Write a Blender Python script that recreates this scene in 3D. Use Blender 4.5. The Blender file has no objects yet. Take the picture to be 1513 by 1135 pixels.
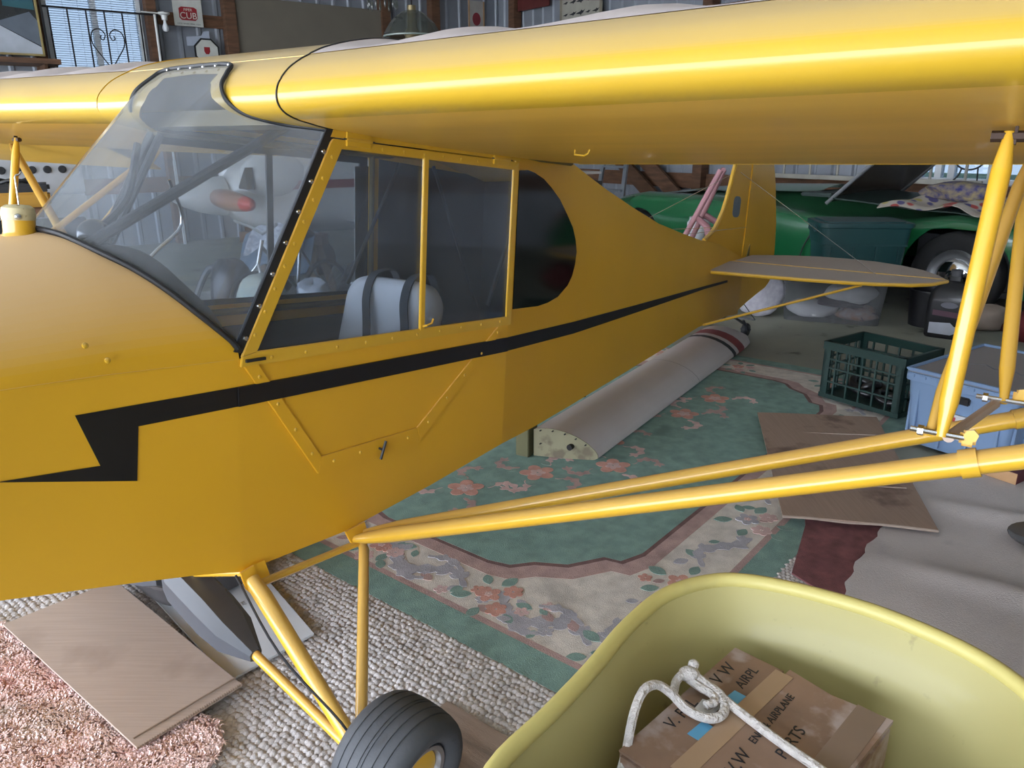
import bpy, bmesh, math, random
import numpy as np
from mathutils import Matrix, Vector
random.seed(4); rng = np.random.default_rng(7)
scene = bpy.context.scene
col = scene.collection
PI = math.pi
def R(d): return math.radians(d)

# ------------------------------------------------------------------ camera, sky, exposure
CAM_H = 1.278
cd = bpy.data.cameras.new('camera'); cam = bpy.data.objects.new('camera', cd); col.objects.link(cam)
cd.sensor_fit = 'HORIZONTAL'; cd.sensor_width = 36.0; cd.lens = 36.0 * 1141.4 / 1513
cam.matrix_world = Matrix.Translation((0, 0, CAM_H)) @ Matrix.Rotation(R(90 - 17.87), 4, 'X') @ Matrix.Rotation(-0.0061, 4, 'Z')
cd.clip_start = 0.02
scene.camera = cam

SKY = 11.5
w = bpy.data.worlds.new('sky'); scene.world = w; w.use_nodes = True
wn = w.node_tree.nodes; wl = w.node_tree.links
bg = wn['Background']; bg.inputs['Strength'].default_value = SKY
tc = wn.new('ShaderNodeTexCoord'); sx = wn.new('ShaderNodeSeparateXYZ'); rp = wn.new('ShaderNodeValToRGB')
wl.new(tc.outputs['Generated'], sx.inputs[0]); wl.new(sx.outputs['Z'], rp.inputs[0]); wl.new(rp.outputs[0], bg.inputs[0])
rp.color_ramp.elements[0].position = 0.0; rp.color_ramp.elements[0].color = (0.86, 0.91, 1.0, 1)
rp.color_ramp.elements[1].position = 0.8; rp.color_ramp.elements[1].color = (0.62, 0.76, 1.0, 1)
vs = scene.view_settings; vs.view_transform = 'Standard'; vs.look = 'None'; vs.gamma = 1.0; vs.use_curve_mapping = False
vs.exposure = 0.12
scene.cycles.max_bounces = 10; scene.cycles.diffuse_bounces = 5; scene.cycles.transparent_max_bounces = 24
scene.cycles.use_denoising = True

# ------------------------------------------------------------------ materials
MATS = {}
def mat(name, c, rough=.6, metal=0., var=.12, scale=6., c2=None, bump=0., bscale=60., dust=0., dustc=(.42,.36,.34),
        coat=0., wear=None, emit=0., spec=.5, stretch=None, dustlo=.25, dusthi=.95, bdist=.01):
    if name in MATS: return MATS[name]
    m = bpy.data.materials.new(name); m.use_nodes = True; MATS[name] = m
    nt = m.node_tree; n = nt.nodes; l = nt.links
    b = n['Principled BSDF']; b.inputs['Roughness'].default_value = rough; b.inputs['Metallic'].default_value = metal
    b.inputs['Coat Weight'].default_value = coat; b.inputs['Coat Roughness'].default_value = .08
    b.inputs['Specular IOR Level'].default_value = spec
    t = n.new('ShaderNodeTexCoord'); src = t.outputs['Object']
    if stretch:
        mp = n.new('ShaderNodeMapping'); mp.inputs['Scale'].default_value = stretch; l.new(src, mp.inputs[0]); src = mp.outputs[0]
    no = n.new('ShaderNodeTexNoise'); no.inputs['Scale'].default_value = scale; no.inputs['Detail'].default_value = 6
    l.new(src, no.inputs['Vector'])
    mx = n.new('ShaderNodeMix'); mx.data_type = 'RGBA'
    rm = n.new('ShaderNodeMapRange'); rm.inputs[1].default_value = .3; rm.inputs[2].default_value = .7
    l.new(no.outputs['Fac'], rm.inputs[0]); l.new(rm.outputs[0], mx.inputs[0])
    d = c2 if c2 else tuple(min(1, x * (1 - var)) for x in c)
    e = c if c2 else tuple(min(1, x * (1 + var)) for x in c)
    mx.inputs[6].default_value = (*e, 1); mx.inputs[7].default_value = (*d, 1)
    out = mx.outputs[2]
    if wear:      # (colour, threshold, scale): irregular stains
        n2 = n.new('ShaderNodeTexNoise'); n2.inputs['Scale'].default_value = wear[2]; n2.inputs['Detail'].default_value = 8
        l.new(t.outputs['Object'], n2.inputs['Vector'])
        r2 = n.new('ShaderNodeMapRange'); r2.inputs[1].default_value = wear[1]; r2.inputs[2].default_value = wear[1] + .1
        l.new(n2.outputs['Fac'], r2.inputs[0])
        m2 = n.new('ShaderNodeMix'); m2.data_type = 'RGBA'; m2.inputs[7].default_value = (*wear[0], 1)
        l.new(r2.outputs[0], m2.inputs[0]); l.new(out, m2.inputs[6]); out = m2.outputs[2]
    if dust:      # settled dust lies on upward facing surfaces
        g = n.new('ShaderNodeNewGeometry'); s = n.new('ShaderNodeSeparateXYZ'); l.new(g.outputs['True Normal'], s.inputs[0])
        r3 = n.new('ShaderNodeMapRange'); r3.inputs[1].default_value = dustlo; r3.inputs[2].default_value = dusthi; r3.inputs[4].default_value = dust
        l.new(s.outputs['Z'], r3.inputs[0])
        m3 = n.new('ShaderNodeMix'); m3.data_type = 'RGBA'; m3.inputs[7].default_value = (*dustc, 1)
        l.new(r3.outputs[0], m3.inputs[0]); l.new(out, m3.inputs[6]); out = m3.outputs[2]
        ma = n.new('ShaderNodeMath'); ma.operation = 'MULTIPLY_ADD'; ma.inputs[1].default_value = .45; ma.inputs[2].default_value = rough
        l.new(r3.outputs[0], ma.inputs[0]); l.new(ma.outputs[0], b.inputs['Roughness'])
    l.new(out, b.inputs['Base Color'])
    if bump:
        n3 = n.new('ShaderNodeTexNoise'); n3.inputs['Scale'].default_value = bscale; n3.inputs['Detail'].default_value = 4
        l.new(src, n3.inputs['Vector'])
        bp = n.new('ShaderNodeBump'); bp.inputs['Strength'].default_value = bump; bp.inputs['Distance'].default_value = bdist
        l.new(n3.outputs['Fac'], bp.inputs['Height']); l.new(bp.outputs[0], b.inputs['Normal'])
    if emit:
        b.inputs['Emission Color'].default_value = (*c, 1); b.inputs['Emission Strength'].default_value = emit
    return m

def glass(name, tint=(.9, .93, .95), haze=.12, hazec=(.55, .58, .63), rough=.06, hscale=3., hmax=None, fres=1.45):
    if name in MATS: return MATS[name]
    m = bpy.data.materials.new(name); m.use_nodes = True; MATS[name] = m
    nt = m.node_tree; n = nt.nodes; l = nt.links; n.remove(n['Principled BSDF'])
    o = n['Material Output']
    tr = n.new('ShaderNodeBsdfTransparent'); tr.inputs[0].default_value = (*tint, 1)
    gl = n.new('ShaderNodeBsdfGlossy'); gl.inputs['Roughness'].default_value = rough
    df = n.new('ShaderNodeBsdfDiffuse'); df.inputs[0].default_value = (*hazec, 1)
    tl = n.new('ShaderNodeBsdfTranslucent'); tl.inputs[0].default_value = (*hazec, 1)
    ad = n.new('ShaderNodeMixShader'); ad.inputs[0].default_value = .35; l.new(df.outputs[0], ad.inputs[1]); l.new(tl.outputs[0], ad.inputs[2])
    t = n.new('ShaderNodeTexCoord'); no = n.new('ShaderNodeTexNoise'); no.inputs['Scale'].default_value = hscale; no.inputs['Detail'].default_value = 7
    l.new(t.outputs['Object'], no.inputs['Vector'])
    mr = n.new('ShaderNodeMapRange'); mr.inputs[1].default_value = .3; mr.inputs[2].default_value = .75
    mr.inputs[3].default_value = haze * .4; mr.inputs[4].default_value = hmax if hmax else haze * 1.7
    l.new(no.outputs['Fac'], mr.inputs[0])
    m1 = n.new('ShaderNodeMixShader'); l.new(mr.outputs[0], m1.inputs[0]); l.new(tr.outputs[0], m1.inputs[1]); l.new(ad.outputs[0], m1.inputs[2])
    fr = n.new('ShaderNodeFresnel'); ge = n.new('ShaderNodeNewGeometry'); mi = n.new('ShaderNodeMapRange'); mi.inputs[3].default_value = fres; mi.inputs[4].default_value = 1 / fres
    l.new(ge.outputs['Backfacing'], mi.inputs[0]); l.new(mi.outputs[0], fr.inputs[0])
    m2 = n.new('ShaderNodeMixShader'); l.new(fr.outputs[0], m2.inputs[0]); l.new(m1.outputs[0], m2.inputs[1]); l.new(gl.outputs[0], m2.inputs[2])
    l.new(m2.outputs[0], o.inputs[0])
    return m

# ------------------------------------------------------------------ mesh helpers
class MB:
    def __init__(s): s.v = []; s.f = []; s.m = []
    def add(s, vs, fs):
        b = len(s.v); s.v += [tuple(map(float, q)) for q in vs]; s.f += [tuple(b + i for i in f) for f in fs]; return s
    def box(s, c, d, rz=0., M=None):
        x, y, z = d[0] / 2, d[1] / 2, d[2] / 2
        vs = [(-x,-y,-z),(x,-y,-z),(x,y,-z),(-x,y,-z),(-x,-y,z),(x,-y,z),(x,y,z),(-x,y,z)]
        if M is None: M = Matrix.Rotation(rz, 3, 'Z')
        vs = [Vector(c) + M @ Vector(q) for q in vs]
        return s.add(vs, [(0,3,2,1),(4,5,6,7),(0,1,5,4),(1,2,6,5),(2,3,7,6),(3,0,4,7)])
    def span(s, a, b): return s.box([(p + q) / 2 for p, q in zip(a, b)], [abs(q - p) for p, q in zip(a, b)])
    def prism(s, pts, off):
        """polygon pts (3-D), extruded by vector off"""
        n = len(pts); P = [Vector(p) for p in pts]; o = Vector(off)
        vs = P + [p + o for p in P]
        return s.add(vs, [tuple(range(n))[::-1], tuple(range(n, 2 * n))] + [(i, (i + 1) % n, n + (i + 1) % n, n + i) for i in range(n)])
    def tube(s, path, r, n=10, flat=1., up=(0, 0, 1), closed=False, cap=True):
        P = [Vector(p) for p in path]; k = len(P); rs = r if isinstance(r, (list, tuple)) else [r] * k
        base = len(s.v); prev = None
        for i, p in enumerate(P):
            if closed: t = P[(i + 1) % k] - P[i - 1]
            else: t = (P[min(i + 1, k - 1)] - P[max(i - 1, 0)])
            t = t.normalized() if t.length > 1e-9 else Vector((1, 0, 0))
            if prev is None:
                u = Vector(up); u = u - t * u.dot(t)
                if u.length < 1e-3: u = Vector((1, 0, 0)) - t * t.x
            else:
                u = prev - t * prev.dot(t)
                if u.length < 1e-6: u = t.orthogonal()
            u.normalize(); prev = u; b = t.cross(u)
            for j in range(n):
                a = 2 * PI * j / n
                s.v.append(tuple(p + (u * math.cos(a) * flat + b * math.sin(a)) * rs[i]))
        for i in range(k if closed else k - 1):
            for j in range(n):
                a0 = base + i * n; a1 = base + ((i + 1) % k) * n
                s.f.append((a0 + j, a0 + (j + 1) % n, a1 + (j + 1) % n, a1 + j))
        if cap and not closed:
            s.f.append(tuple(base + j for j in range(n))[::-1]); s.f.append(tuple(base + (k - 1) * n + j for j in range(n)))
        return s
    def lathe(s, prof, c=(0, 0, 0), axis=(0, 0, 1), n=24, cap=True):
        """prof: [(r, t)] along axis"""
        ax = Vector(axis).normalized(); u = ax.orthogonal().normalized(); v = ax.cross(u); base = len(s.v); c = Vector(c)
        for r, t in prof:
            for j in range(n):
                a = 2 * PI * j / n; s.v.append(tuple(c + ax * t + (u * math.cos(a) + v * math.sin(a)) * r))
        for i in range(len(prof) - 1):
            for j in range(n):
                s.f.append((base + i * n + j, base + i * n + (j + 1) % n, base + (i + 1) * n + (j + 1) % n, base + (i + 1) * n + j))
        if cap:
            s.f.append(tuple(base + j for j in range(n))[::-1]); s.f.append(tuple(base + (len(prof) - 1) * n + j for j in range(n)))
        return s
    def grid(s, rows, closed_u=False):
        nr = len(rows); nc = len(rows[0]); base = len(s.v)
        for r in rows: s.v += [tuple(map(float, q)) for q in r]
        for i in range(nr - 1):
            for j in range(nc if closed_u else nc - 1):
                s.f.append((base + i * nc + j, base + i * nc + (j + 1) % nc, base + (i + 1) * nc + (j + 1) % nc, base + (i + 1) * nc + j))
        return s
    def ball(s, c, r, n=8, k=5, sq=(1, 1, 1)):
        rows = [[(c[0] + r * sq[0] * math.sin(PI * i / k) * math.cos(2 * PI * j / n), c[1] + r * sq[1] * math.sin(PI * i / k) * math.sin(2 * PI * j / n),
                  c[2] + r * sq[2] * math.cos(PI * i / k)) for j in range(n)] for i in range(k + 1)]
        return s.grid(rows, True)
    def mirror_y(s):
        o = MB(); o.v = [(x, -y, z) for x, y, z in s.v]; o.f = [f[::-1] for f in s.f]; return o

def link_mesh(name, mb, m, parent=None, smooth=35, bevel=0., bseg=2, solid=0., subd=0, loc=None, rz=None, fixn=True):
    me = bpy.data.meshes.new(name); me.from_pydata(mb.v, [], mb.f); me.update()
    if fixn:
        bm = bmesh.new(); bm.from_mesh(me)
        if bevel:
            es = [e for e in bm.edges if len(e.link_faces) == 2 and e.calc_face_angle(0) > .5]
            bmesh.ops.bevel(bm, geom=es, offset=bevel, segments=bseg, affect='EDGES', clamp_overlap=True)
        bmesh.ops.recalc_face_normals(bm, faces=bm.faces); bm.to_mesh(me); bm.free()
    if smooth:
        me.shade_smooth(); me.set_sharp_from_angle(angle=R(smooth))
    if m: me.materials.append(m)
    o = bpy.data.objects.new(name, me); col.objects.link(o)
    if solid:
        md = o.modifiers.new('s', 'SOLIDIFY'); md.thickness = solid; md.offset = 0
        es_ = o.modifiers.new('e', 'EDGE_SPLIT'); es_.split_angle = R(60)
    if subd:
        md = o.modifiers.new('d', 'SUBSURF'); md.levels = subd; md.render_levels = subd
    if parent: o.parent = parent
    if loc is not None: o.location = loc
    if rz is not None: o.rotation_euler = (0, 0, rz)
    return o
def tag(o, label, cat, group=None, kind=None):
    o['label'] = label; o['category'] = cat
    if group: o['group'] = group
    if kind: o['kind'] = kind
    return o
def struct(name, mb, m, label=None, **k):
    o = link_mesh(name, mb, m, **k); o['kind'] = 'structure'
    if label: o['label'] = label
    return o
def thing(name, label, cat, loc=(0, 0, 0), rz=0, group=None):
    o = bpy.data.objects.new(name, None); col.objects.link(o); o.empty_display_size = .05
    o.location = loc; o.rotation_euler = (0, 0, rz); return tag(o, label, cat, group)
def share(src, name, parent, M=None):
    o = bpy.data.objects.new(name, src.data); col.objects.link(o); o.parent = parent
    if M is not None: o.matrix_local = M
    return o
def text_mesh(name, body, size, m, parent, Mx, align='CENTER', ext=.0006, label=None, shear=0.):
    cu = bpy.data.curves.new(name, 'FONT'); cu.body = body; cu.size = size; cu.align_x = align; cu.align_y = 'CENTER'; cu.extrude = ext; cu.shear = shear
    t = bpy.data.objects.new(name + '_tmp', cu); col.objects.link(t)
    bpy.context.view_layer.update()
    me = bpy.data.meshes.new_from_object(t.evaluated_get(bpy.context.evaluated_depsgraph_get()))
    bpy.data.objects.remove(t); bpy.data.curves.remove(cu)
    me.materials.clear(); me.materials.append(m)
    o = bpy.data.objects.new(name, me); col.objects.link(o); o.parent = parent; o.matrix_local = Mx
    if label: o['label'] = label
    return o
def catmull(P, n=8, closed=False):
    P = [np.array(p, float) for p in P]; out = []; k = len(P)
    for i in range(k if closed else k - 1):
        p0 = P[i - 1] if (closed or i) else 2 * P[0] - P[1]; p1 = P[i]; p2 = P[(i + 1) % k]
        p3 = P[(i + 2) % k] if (closed or i + 2 < k) else 2 * P[-1] - P[-2]
        for j in range(n):
            t = j / n
            out.append(.5 * (2 * p1 + (p2 - p0) * t + (2 * p0 - 5 * p1 + 4 * p2 - p3) * t * t + (3 * p1 - p0 - 3 * p2 + p3) * t ** 3))
    if not closed: out.append(P[-1])
    return [tuple(map(float, q)) for q in out]
def rounded_rect(w_, h_, r_, n=5):
    pts = []
    for cx_, cy_, a0 in ((w_/2-r_, h_/2-r_, 0), (-w_/2+r_, h_/2-r_, 90), (-w_/2+r_, -h_/2+r_, 180), (w_/2-r_, -h_/2+r_, 270)):
        for i in range(n + 1):
            a = R(a0 + 90 * i / n); pts.append((cx_ + r_ * math.cos(a), cy_ + r_ * math.sin(a)))
    return pts
def frame_M(o, x, y, z):
    """4x4 from origin and axes"""
    return Matrix(((x[0], y[0], z[0], o[0]), (x[1], y[1], z[1], o[1]), (x[2], y[2], z[2], o[2]), (0, 0, 0, 1)))

# ------------------------------------------------------------------ the room: axes turned 38 degrees, e1 along the left wall, e2 along the rear wall
RZ = R(38)
def E(a, b, z=0.): return (a * math.cos(RZ) - b * math.sin(RZ), a * math.sin(RZ) + b * math.cos(RZ), z)
W1, W2, D1, S2, CEIL = 10.5, 7.97, -4.6, -5.0, 3.7
siding = mat('ribbed_metal', (.27, .29, .325), .45, .3, .12, 3.)
wood = mat('old_lumber', (.11, .052, .026), .75, 0, .35, 5., bump=.3, bscale=40, stretch=(1, 1, 6))
woodh = mat('old_lumber_horizontal', (.13, .06, .03), .75, 0, .35, 5., bump=.3, bscale=40, stretch=(1, 1, 6))
concrete = mat('worn_green_floor', (.34, .335, .27), .85, 0, .2, 2.5, c2=(.25, .265, .22), bump=.25, bscale=90, wear=((.10, .10, .085), .62, 5.))
ceilm = mat('bounce_white_roof_lining', (.78, .76, .72), .9, 0, .2, 2.)  # out-of-view ceiling, colour lifted near white to bounce more daylight inside
outside = mat('bounce_pale_apron', (.55, .53, .49), .95, 0, .2, 3.)  # ground colour lightened so daylight bounces up onto the ceiling
struct('floor', MB().span((D1, S2, -.12), (W2, W1, 0)), concrete, 'worn grey green hangar floor', smooth=0, rz=RZ)
struct('ceiling', MB().span((D1 - .1, S2 - .1, CEIL), (W2 + .1, W1 + .1, CEIL + .1)), ceilm, 'unseen hangar ceiling whitened to bounce daylight', smooth=0, rz=RZ)
struct('trim_1', MB().span((D1 - 14, S2 - 12, -.2), (D1 - .02, W1 + 10, -.03)), outside, 'apron outside the open hangar door lightened to bounce daylight', smooth=0, rz=RZ)
# ribbed wall skins
def ribbed(a0, a1, z0, z1, pitch=.2286, d=.02):
    pr = []; x = a0
    while x < a1 - 1e-6:
        e = min(x + pitch, a1)
        pr += [(x, 0), (x + pitch * .72, 0), (x + pitch * .80, -d), (x + pitch * .92, -d)]
        x = e
    pr = [q for q in pr if q[0] < a1] + [(a1, 0)]
    return pr, z0, z1
def ribwall(mb, prof, z0, z1, wall):
    rows = []
    for z in (z0, z1):
        rows.append([(u, wall + dd, z) for u, dd in prof])
    mb.grid(rows)
    return mb
WIN1 = (1.70, 2.71, 1.55, 2.86)      # window in wall 1: e1 range, z range
mb = MB()
for a0, a1, z0, z1 in ((D1, WIN1[0], 0, CEIL), (WIN1[0], WIN1[1], 0, WIN1[2]), (WIN1[0], WIN1[1], WIN1[3], CEIL), (WIN1[1], W2, 0, CEIL)):
    p, q0, q1 = ribbed(a0, a1, z0, z1); ribwall(mb, p, q0, q1, W1)
struct('wall_left', mb, siding, 'ribbed metal wall with lumber framing', smooth=20, rz=RZ, solid=.01)
WIN2 = (2.75, 3.72, .82, 1.75)
mb = MB()
for a0, a1, z0, z1 in ((S2, WIN2[0], 0, CEIL), (WIN2[0], WIN2[1], 0, WIN2[2]), (WIN2[0], WIN2[1], WIN2[3], CEIL), (WIN2[1], W1, 0, CEIL)):
    p, q0, q1 = ribbed(a0, a1, z0, z1)
    t = MB(); ribwall(t, p, q0, q1, 0); mb.add([(W2 - y, x, z) for x, y, z in t.v], t.f)
struct('wall_back', mb, siding, 'ribbed metal wall behind the green car', smooth=20, rz=RZ, solid=.01)
struct('wall_right', MB().span((D1, S2 - .1, 0), (W2, S2, CEIL)), siding, 'plain metal wall on the right of the hangar', smooth=0, rz=RZ)
# front wall beside and above the open door (door opening e2 -3.6 .. 8.2)
mb = MB().span((D1 - .12, S2, 0), (D1, -4.6, CEIL)).span((D1 - .12, 9.6, 0), (D1, W1, CEIL)).span((D1 - .12, -4.6, 3.0), (D1, 9.6, CEIL))
struct('wall_front', mb, siding, 'wall around the open hangar door', smooth=0, rz=RZ)
# lumber framing: girts and posts
for z in (.72, 1.75, 2.62):
    h = .09 if z < 1 else .07
    o = struct('trim_2', MB().span((D1, W1 - .07, z - h), (W2, W1 - .025, z + h)) if z < 1 else MB().span((WIN1[1] + .05, W1 - .07, z - h), (W2, W1 - .025, z + h)), woodh, 'horizontal lumber girt of the left wall', rz=RZ, smooth=0, bevel=.004)
    a = WIN2[1] if .8 < z < 1.8 else S2
    struct('trim_3', MB().span((W2 - .07, a, z - h), (W2 - .025, W1, z + h)), woodh, 'horizontal lumber girt of the rear wall', rz=RZ, smooth=0, bevel=.004)
for a in (1.60, 2.80, 3.72, 5.9, 6.72):
    wd = .11 if a in (1.60, 2.80) else .14
    struct('trim_4', MB().span((a - wd / 2, W1 - .17, 0), (a + wd / 2, W1 - .03, CEIL)), wood, 'upright lumber post of the left wall', rz=RZ, smooth=0, bevel=.004)
for b in (2.62, 6.3, 9.95):
    struct('trim_5', MB().span((W2 - .17, b - .07, 0), (W2 - .03, b + .07, CEIL)), wood, 'upright lumber post of the rear wall', rz=RZ, smooth=0, bevel=.004)
for b0, z0, b1, z1 in ((7.75, 1.08, 6.6, .25), (7.35, 1.12, 6.25, .3)):
    t = MB(); d = Vector((0, b1 - b0, z1 - z0)); L = d.length; d.normalize(); n_ = Vector((0, -d.z, d.y))
    t.prism([Vector((W2 - .22, b0, z0)) + n_ * .09, Vector((W2 - .22, b1, z1)) + n_ * .09, Vector((W2 - .22, b1, z1)) - n_ * .09, Vector((W2 - .22, b0, z0)) - n_ * .09], (.05, 0, 0))
    struct('trim_6', t, wood, 'slanting lumber brace on the rear wall', rz=RZ, smooth=0)
# window 1 with blinds
whiteframe = mat('white_vinyl', (.62, .64, .66), .4)
winglass = glass('window_glass', (.22, .25, .28), .02, rough=.02)
def window(name, rng_, wall, horiz, label, mull):
    u0, u1, z0, z1 = rng_
    r = bpy.data.objects.new(name, None); col.objects.link(r); r.rotation_euler = (0, 0, RZ); r['kind'] = 'structure'; r['label'] = label
    def B(ua, ub, za, zb, t=.05, dd=0.):
        if horiz: return MB().span((ua, wall - t / 2 + dd, za), (ub, wall + t / 2 + dd, zb))
        return MB().span((wall - t / 2 + dd, ua, za), (wall + t / 2 + dd, ub, zb))
    for q in ((u0, u0 + .045, z0, z1), (u1 - .045, u1, z0, z1), (u0, u1, z0, z0 + .045), (u0, u1, z1 - .045, z1)):
        link_mesh('window_frame', B(*q, t=.09), whiteframe, r, smooth=0)
    ws = [u0 + .045] + mull + [u1 - .045]
    for m_ in mull: link_mesh('mullion', B(m_ - .03, m_ + .03, z0, z1, t=.07), whiteframe, r, smooth=0)
    for a, b in zip(ws, ws[1:]): link_mesh('pane', B(a, b, z0 + .04, z1 - .04, t=.006), winglass, r, smooth=0)
    return r, B
r1, B1 = window('window_1', WIN1, W1 + .01, True, 'bright window with white slatted blinds behind iron railing', [2.21])
slat = glass('blind_slat', (.25, .28, .32), .8, (.62, .68, .76), .4)
sl = link_mesh('blind_slat', MB().box((0, 0, 0), (WIN1[1] - WIN1[0] - .1, .018, .0012)), slat, r1, smooth=0)
k = 0; z = WIN1[3] - .06
while z > 1.93:
    o = sl if k == 0 else share(sl, 'blind_slat', r1)
    o.matrix_local = Matrix.Translation(((WIN1[0] + WIN1[1]) / 2, W1 - .035, z)) @ Matrix.Rotation(R(-8), 4, 'X')
    z -= .024; k += 1
for u in (1.9, 2.05, 2.4, 2.56):
    link_mesh('blind_cord', MB().tube([(u, W1 - .05, 1.93), (u, W1 - .05, 2.8)], .0015, 5), slat, r1)
r2, B2 = window('window_2', WIN2, W2 + .01, False, 'low bright window behind the floral cloth', [3.05, 3.40, 3.52])
# trees outside the window
leaf = mat('far_foliage', (.12, .18, .14), .9, 0, .4, 4.)
for i, (a, b, z, rr) in enumerate(((-6.5, 24, 1.3, 2.2), (1.2, 29, 1.1, 2.0), (6.6, 29, 1.5, 2.1), (12.0, 27, 1.5, 2.3))):
    t = MB()
    for q in range(26):
        an = random.random() * 6.28; ra = rr * random.random() ** .5
        t.ball((ra * math.cos(an), ra * .6 * math.sin(an), z + random.uniform(-.9, 1.1) * (1 - ra / rr * .5)), rr * random.uniform(.22, .4), 7, 5)
    o = link_mesh('crown', t, leaf, None); tr_ = thing('tree', ['wide dark tree far left outside the window', 'round tree outside the blinds at left pane', 'taller tree outside the blinds at right pane', 'tree far right outside the left wall'][i], 'tree', E(a, b, -.1))
    o.parent = tr_
    link_mesh('trunk', MB().tube([(0, 0, 0), (0, 0, z)], .15, 8), wood, tr_)
t = MB().span((-14, W1 + .3, -.25), (20, 40, -.1)); struct('trim_7', t, mat('meadow', (.08, .13, .05), .95, 0, .3, 2.), 'grass outside the left wall', rz=RZ, smooth=0)
t = MB().span((W2 + .3, -12, -.25), (30, 40, -.1)); struct('trim_8', t, MATS['meadow'], 'grass outside the rear wall', rz=RZ, smooth=0)
# ------------------------------------------------------------------ the yellow airplane (local x aft, y starboard, z up; near side y = -.33)
YEL = (.72, .42, .03); DUST = (.44, .37, .34)
yellow = mat('yellow_dope', YEL, .32, 0, .05, 2.5, dust=.45, dustc=DUST, coat=.25)
yel_side = mat('yellow_fabric', (.76, .405, .018), .42, 0, .06, 1.8, bump=.02, bscale=400, dust=.3, dustc=DUST, coat=.1, bdist=.002)
yel_cowl = mat('yellow_cowl_metal', (.76, .41, .02), .38, 0, .06, 2.2, dust=.75, dustc=(.70, .50, .32), coat=.08, dustlo=.2, dusthi=.95)
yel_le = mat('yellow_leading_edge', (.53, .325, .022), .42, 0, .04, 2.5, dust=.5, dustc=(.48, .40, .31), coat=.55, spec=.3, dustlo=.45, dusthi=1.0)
yel_top = mat('dusty_wing_fabric', (.60, .38, .10), .6, 0, .05, 2.5, dust=.95, dustc=(.47, .41, .40), dustlo=.0, dusthi=.55)
yel_under = mat('yellow_wing_underside', (.72, .42, .06), .45, 0, .06, 2., coat=.1, bump=.015, bscale=25, stretch=(6, 1, 1))
yel_tube = mat('yellow_tube', (.66, .375, .025), .3, 0, .04, 4., dust=.25, dustc=DUST, coat=.5)
black_stripe = mat('black_stripe_paint', (.006, .005, .006), .45, 0, .3, 3., coat=.05)
black_rub = mat('black_rubber_seal', (.012, .013, .016), .55)
black_tube = mat('dark_steel_tube', (.03, .032, .038), .45)
dark_int = mat('dark_cabin_lining', (.035, .035, .036), .85, 0, .3, 4.)
olive = mat('olive_primer', (.16, .12, .045), .6, 0, .2, 5.)
chrome = mat('screw_metal', (.65, .65, .66), .25, 1.)
plexi = glass('clear_plexiglass', (.82, .86, .9), .10, (.42, .45, .5), .05, 3.)
plexi_ws = glass('hazy_windshield', (.84, .88, .92), .22, (.54, .58, .64), .10, 2.5, hmax=.42, fres=1.5)
plexi_dk = glass('dark_quarter_window', (.03, .07, .04), .03, (.05, .07, .05), .08, 2.)

AX = [(0.57644, -0.8151, 0.05778), (0.81103, 0.57932, 0.08129), (-0.09973, 0.0, 0.99501)]
plane = bpy.data.objects.new('airplane', None); col.objects.link(plane); plane.empty_display_size = .1
plane.matrix_world = Matrix(((*AX[0], -.836), (*AX[1], 1.611), (*AX[2], 0.), (0, 0, 0, 1)))
tag(plane, 'yellow high-wing airplane with a black lightning stripe along its side', 'airplane')
def part(name, mb, m, parent=plane, label=None, **k):
    o = link_mesh(name, mb, m, parent, **k)
    if label: o['label'] = label
    return o
def both(name, mb, m, parent=plane, label=None, **k):
    a = part(name, mb, m, parent, label, **k)
    b = part(name, mb.mirror_y(), m, parent, label, **k)
    return a, b
HW = .33
XT, YT = 3.78, .03
def yaft(x): return -(HW - (x - .88) * (HW - YT) / (XT - .88))
def side(pts, y=None, th=.006, out=0.):
    """flat panel on the port side: polygon of (x, z)"""
    f = (lambda x: -HW) if y is None else y
    return MB().prism([(x, f(x) - out, z) for x, z in pts], (0, th, 0))
# --- fuselage side skins
both('cabin_side_panel', side([(-.04, .408), (.247, .404), (.55, .435), (.88, .478), (.88, .862), (-.04, .862)]), yel_side, smooth=0)
zb_aft = [(.88, .478), (1.09, .483), (1.34, .497), (1.69, .519), (2.22, .553), (2.93, .602), (3.55, .60), (3.80, .588)]
zt_aft = [(3.80, .93), (3.18, 1.03), (2.82, 1.055), (2.53, 1.087), (2.14, 1.136), (1.82, 1.196), (1.54, 1.253), (1.38, 1.290), (1.26, 1.319), (.88, 1.32)]
part('rear_side_panel', side(zb_aft + zt_aft, yaft), yel_side, smooth=0)
part('rear_side_panel', side([(.955, .481)] + zb_aft[1:] + zt_aft[:-1] + [(.955, 1.32)], yaft).mirror_y(), yel_side, smooth=0)
part('rear_side_panel', side([(.88, .478), (.955, .481), (.955, .862), (.88, .862)], yaft).mirror_y(), yel_side, smooth=0)
def strip(xs_z, m, name, flip=1):
    rows = [[(x, yaft(x) if x > .88 else -HW, z), (x, 0, z + .012 * flip), (x, -(yaft(x) if x > .88 else -HW), z)] for x, z in xs_z]
    part(name, MB().grid(rows), m, smooth=30)
strip([(-.04, .408), (.247, .404), (.55, .435)] + zb_aft, yel_side, 'belly_fabric', -1)
strip(zt_aft[::-1], yel_side, 'turtledeck_fabric')
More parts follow.
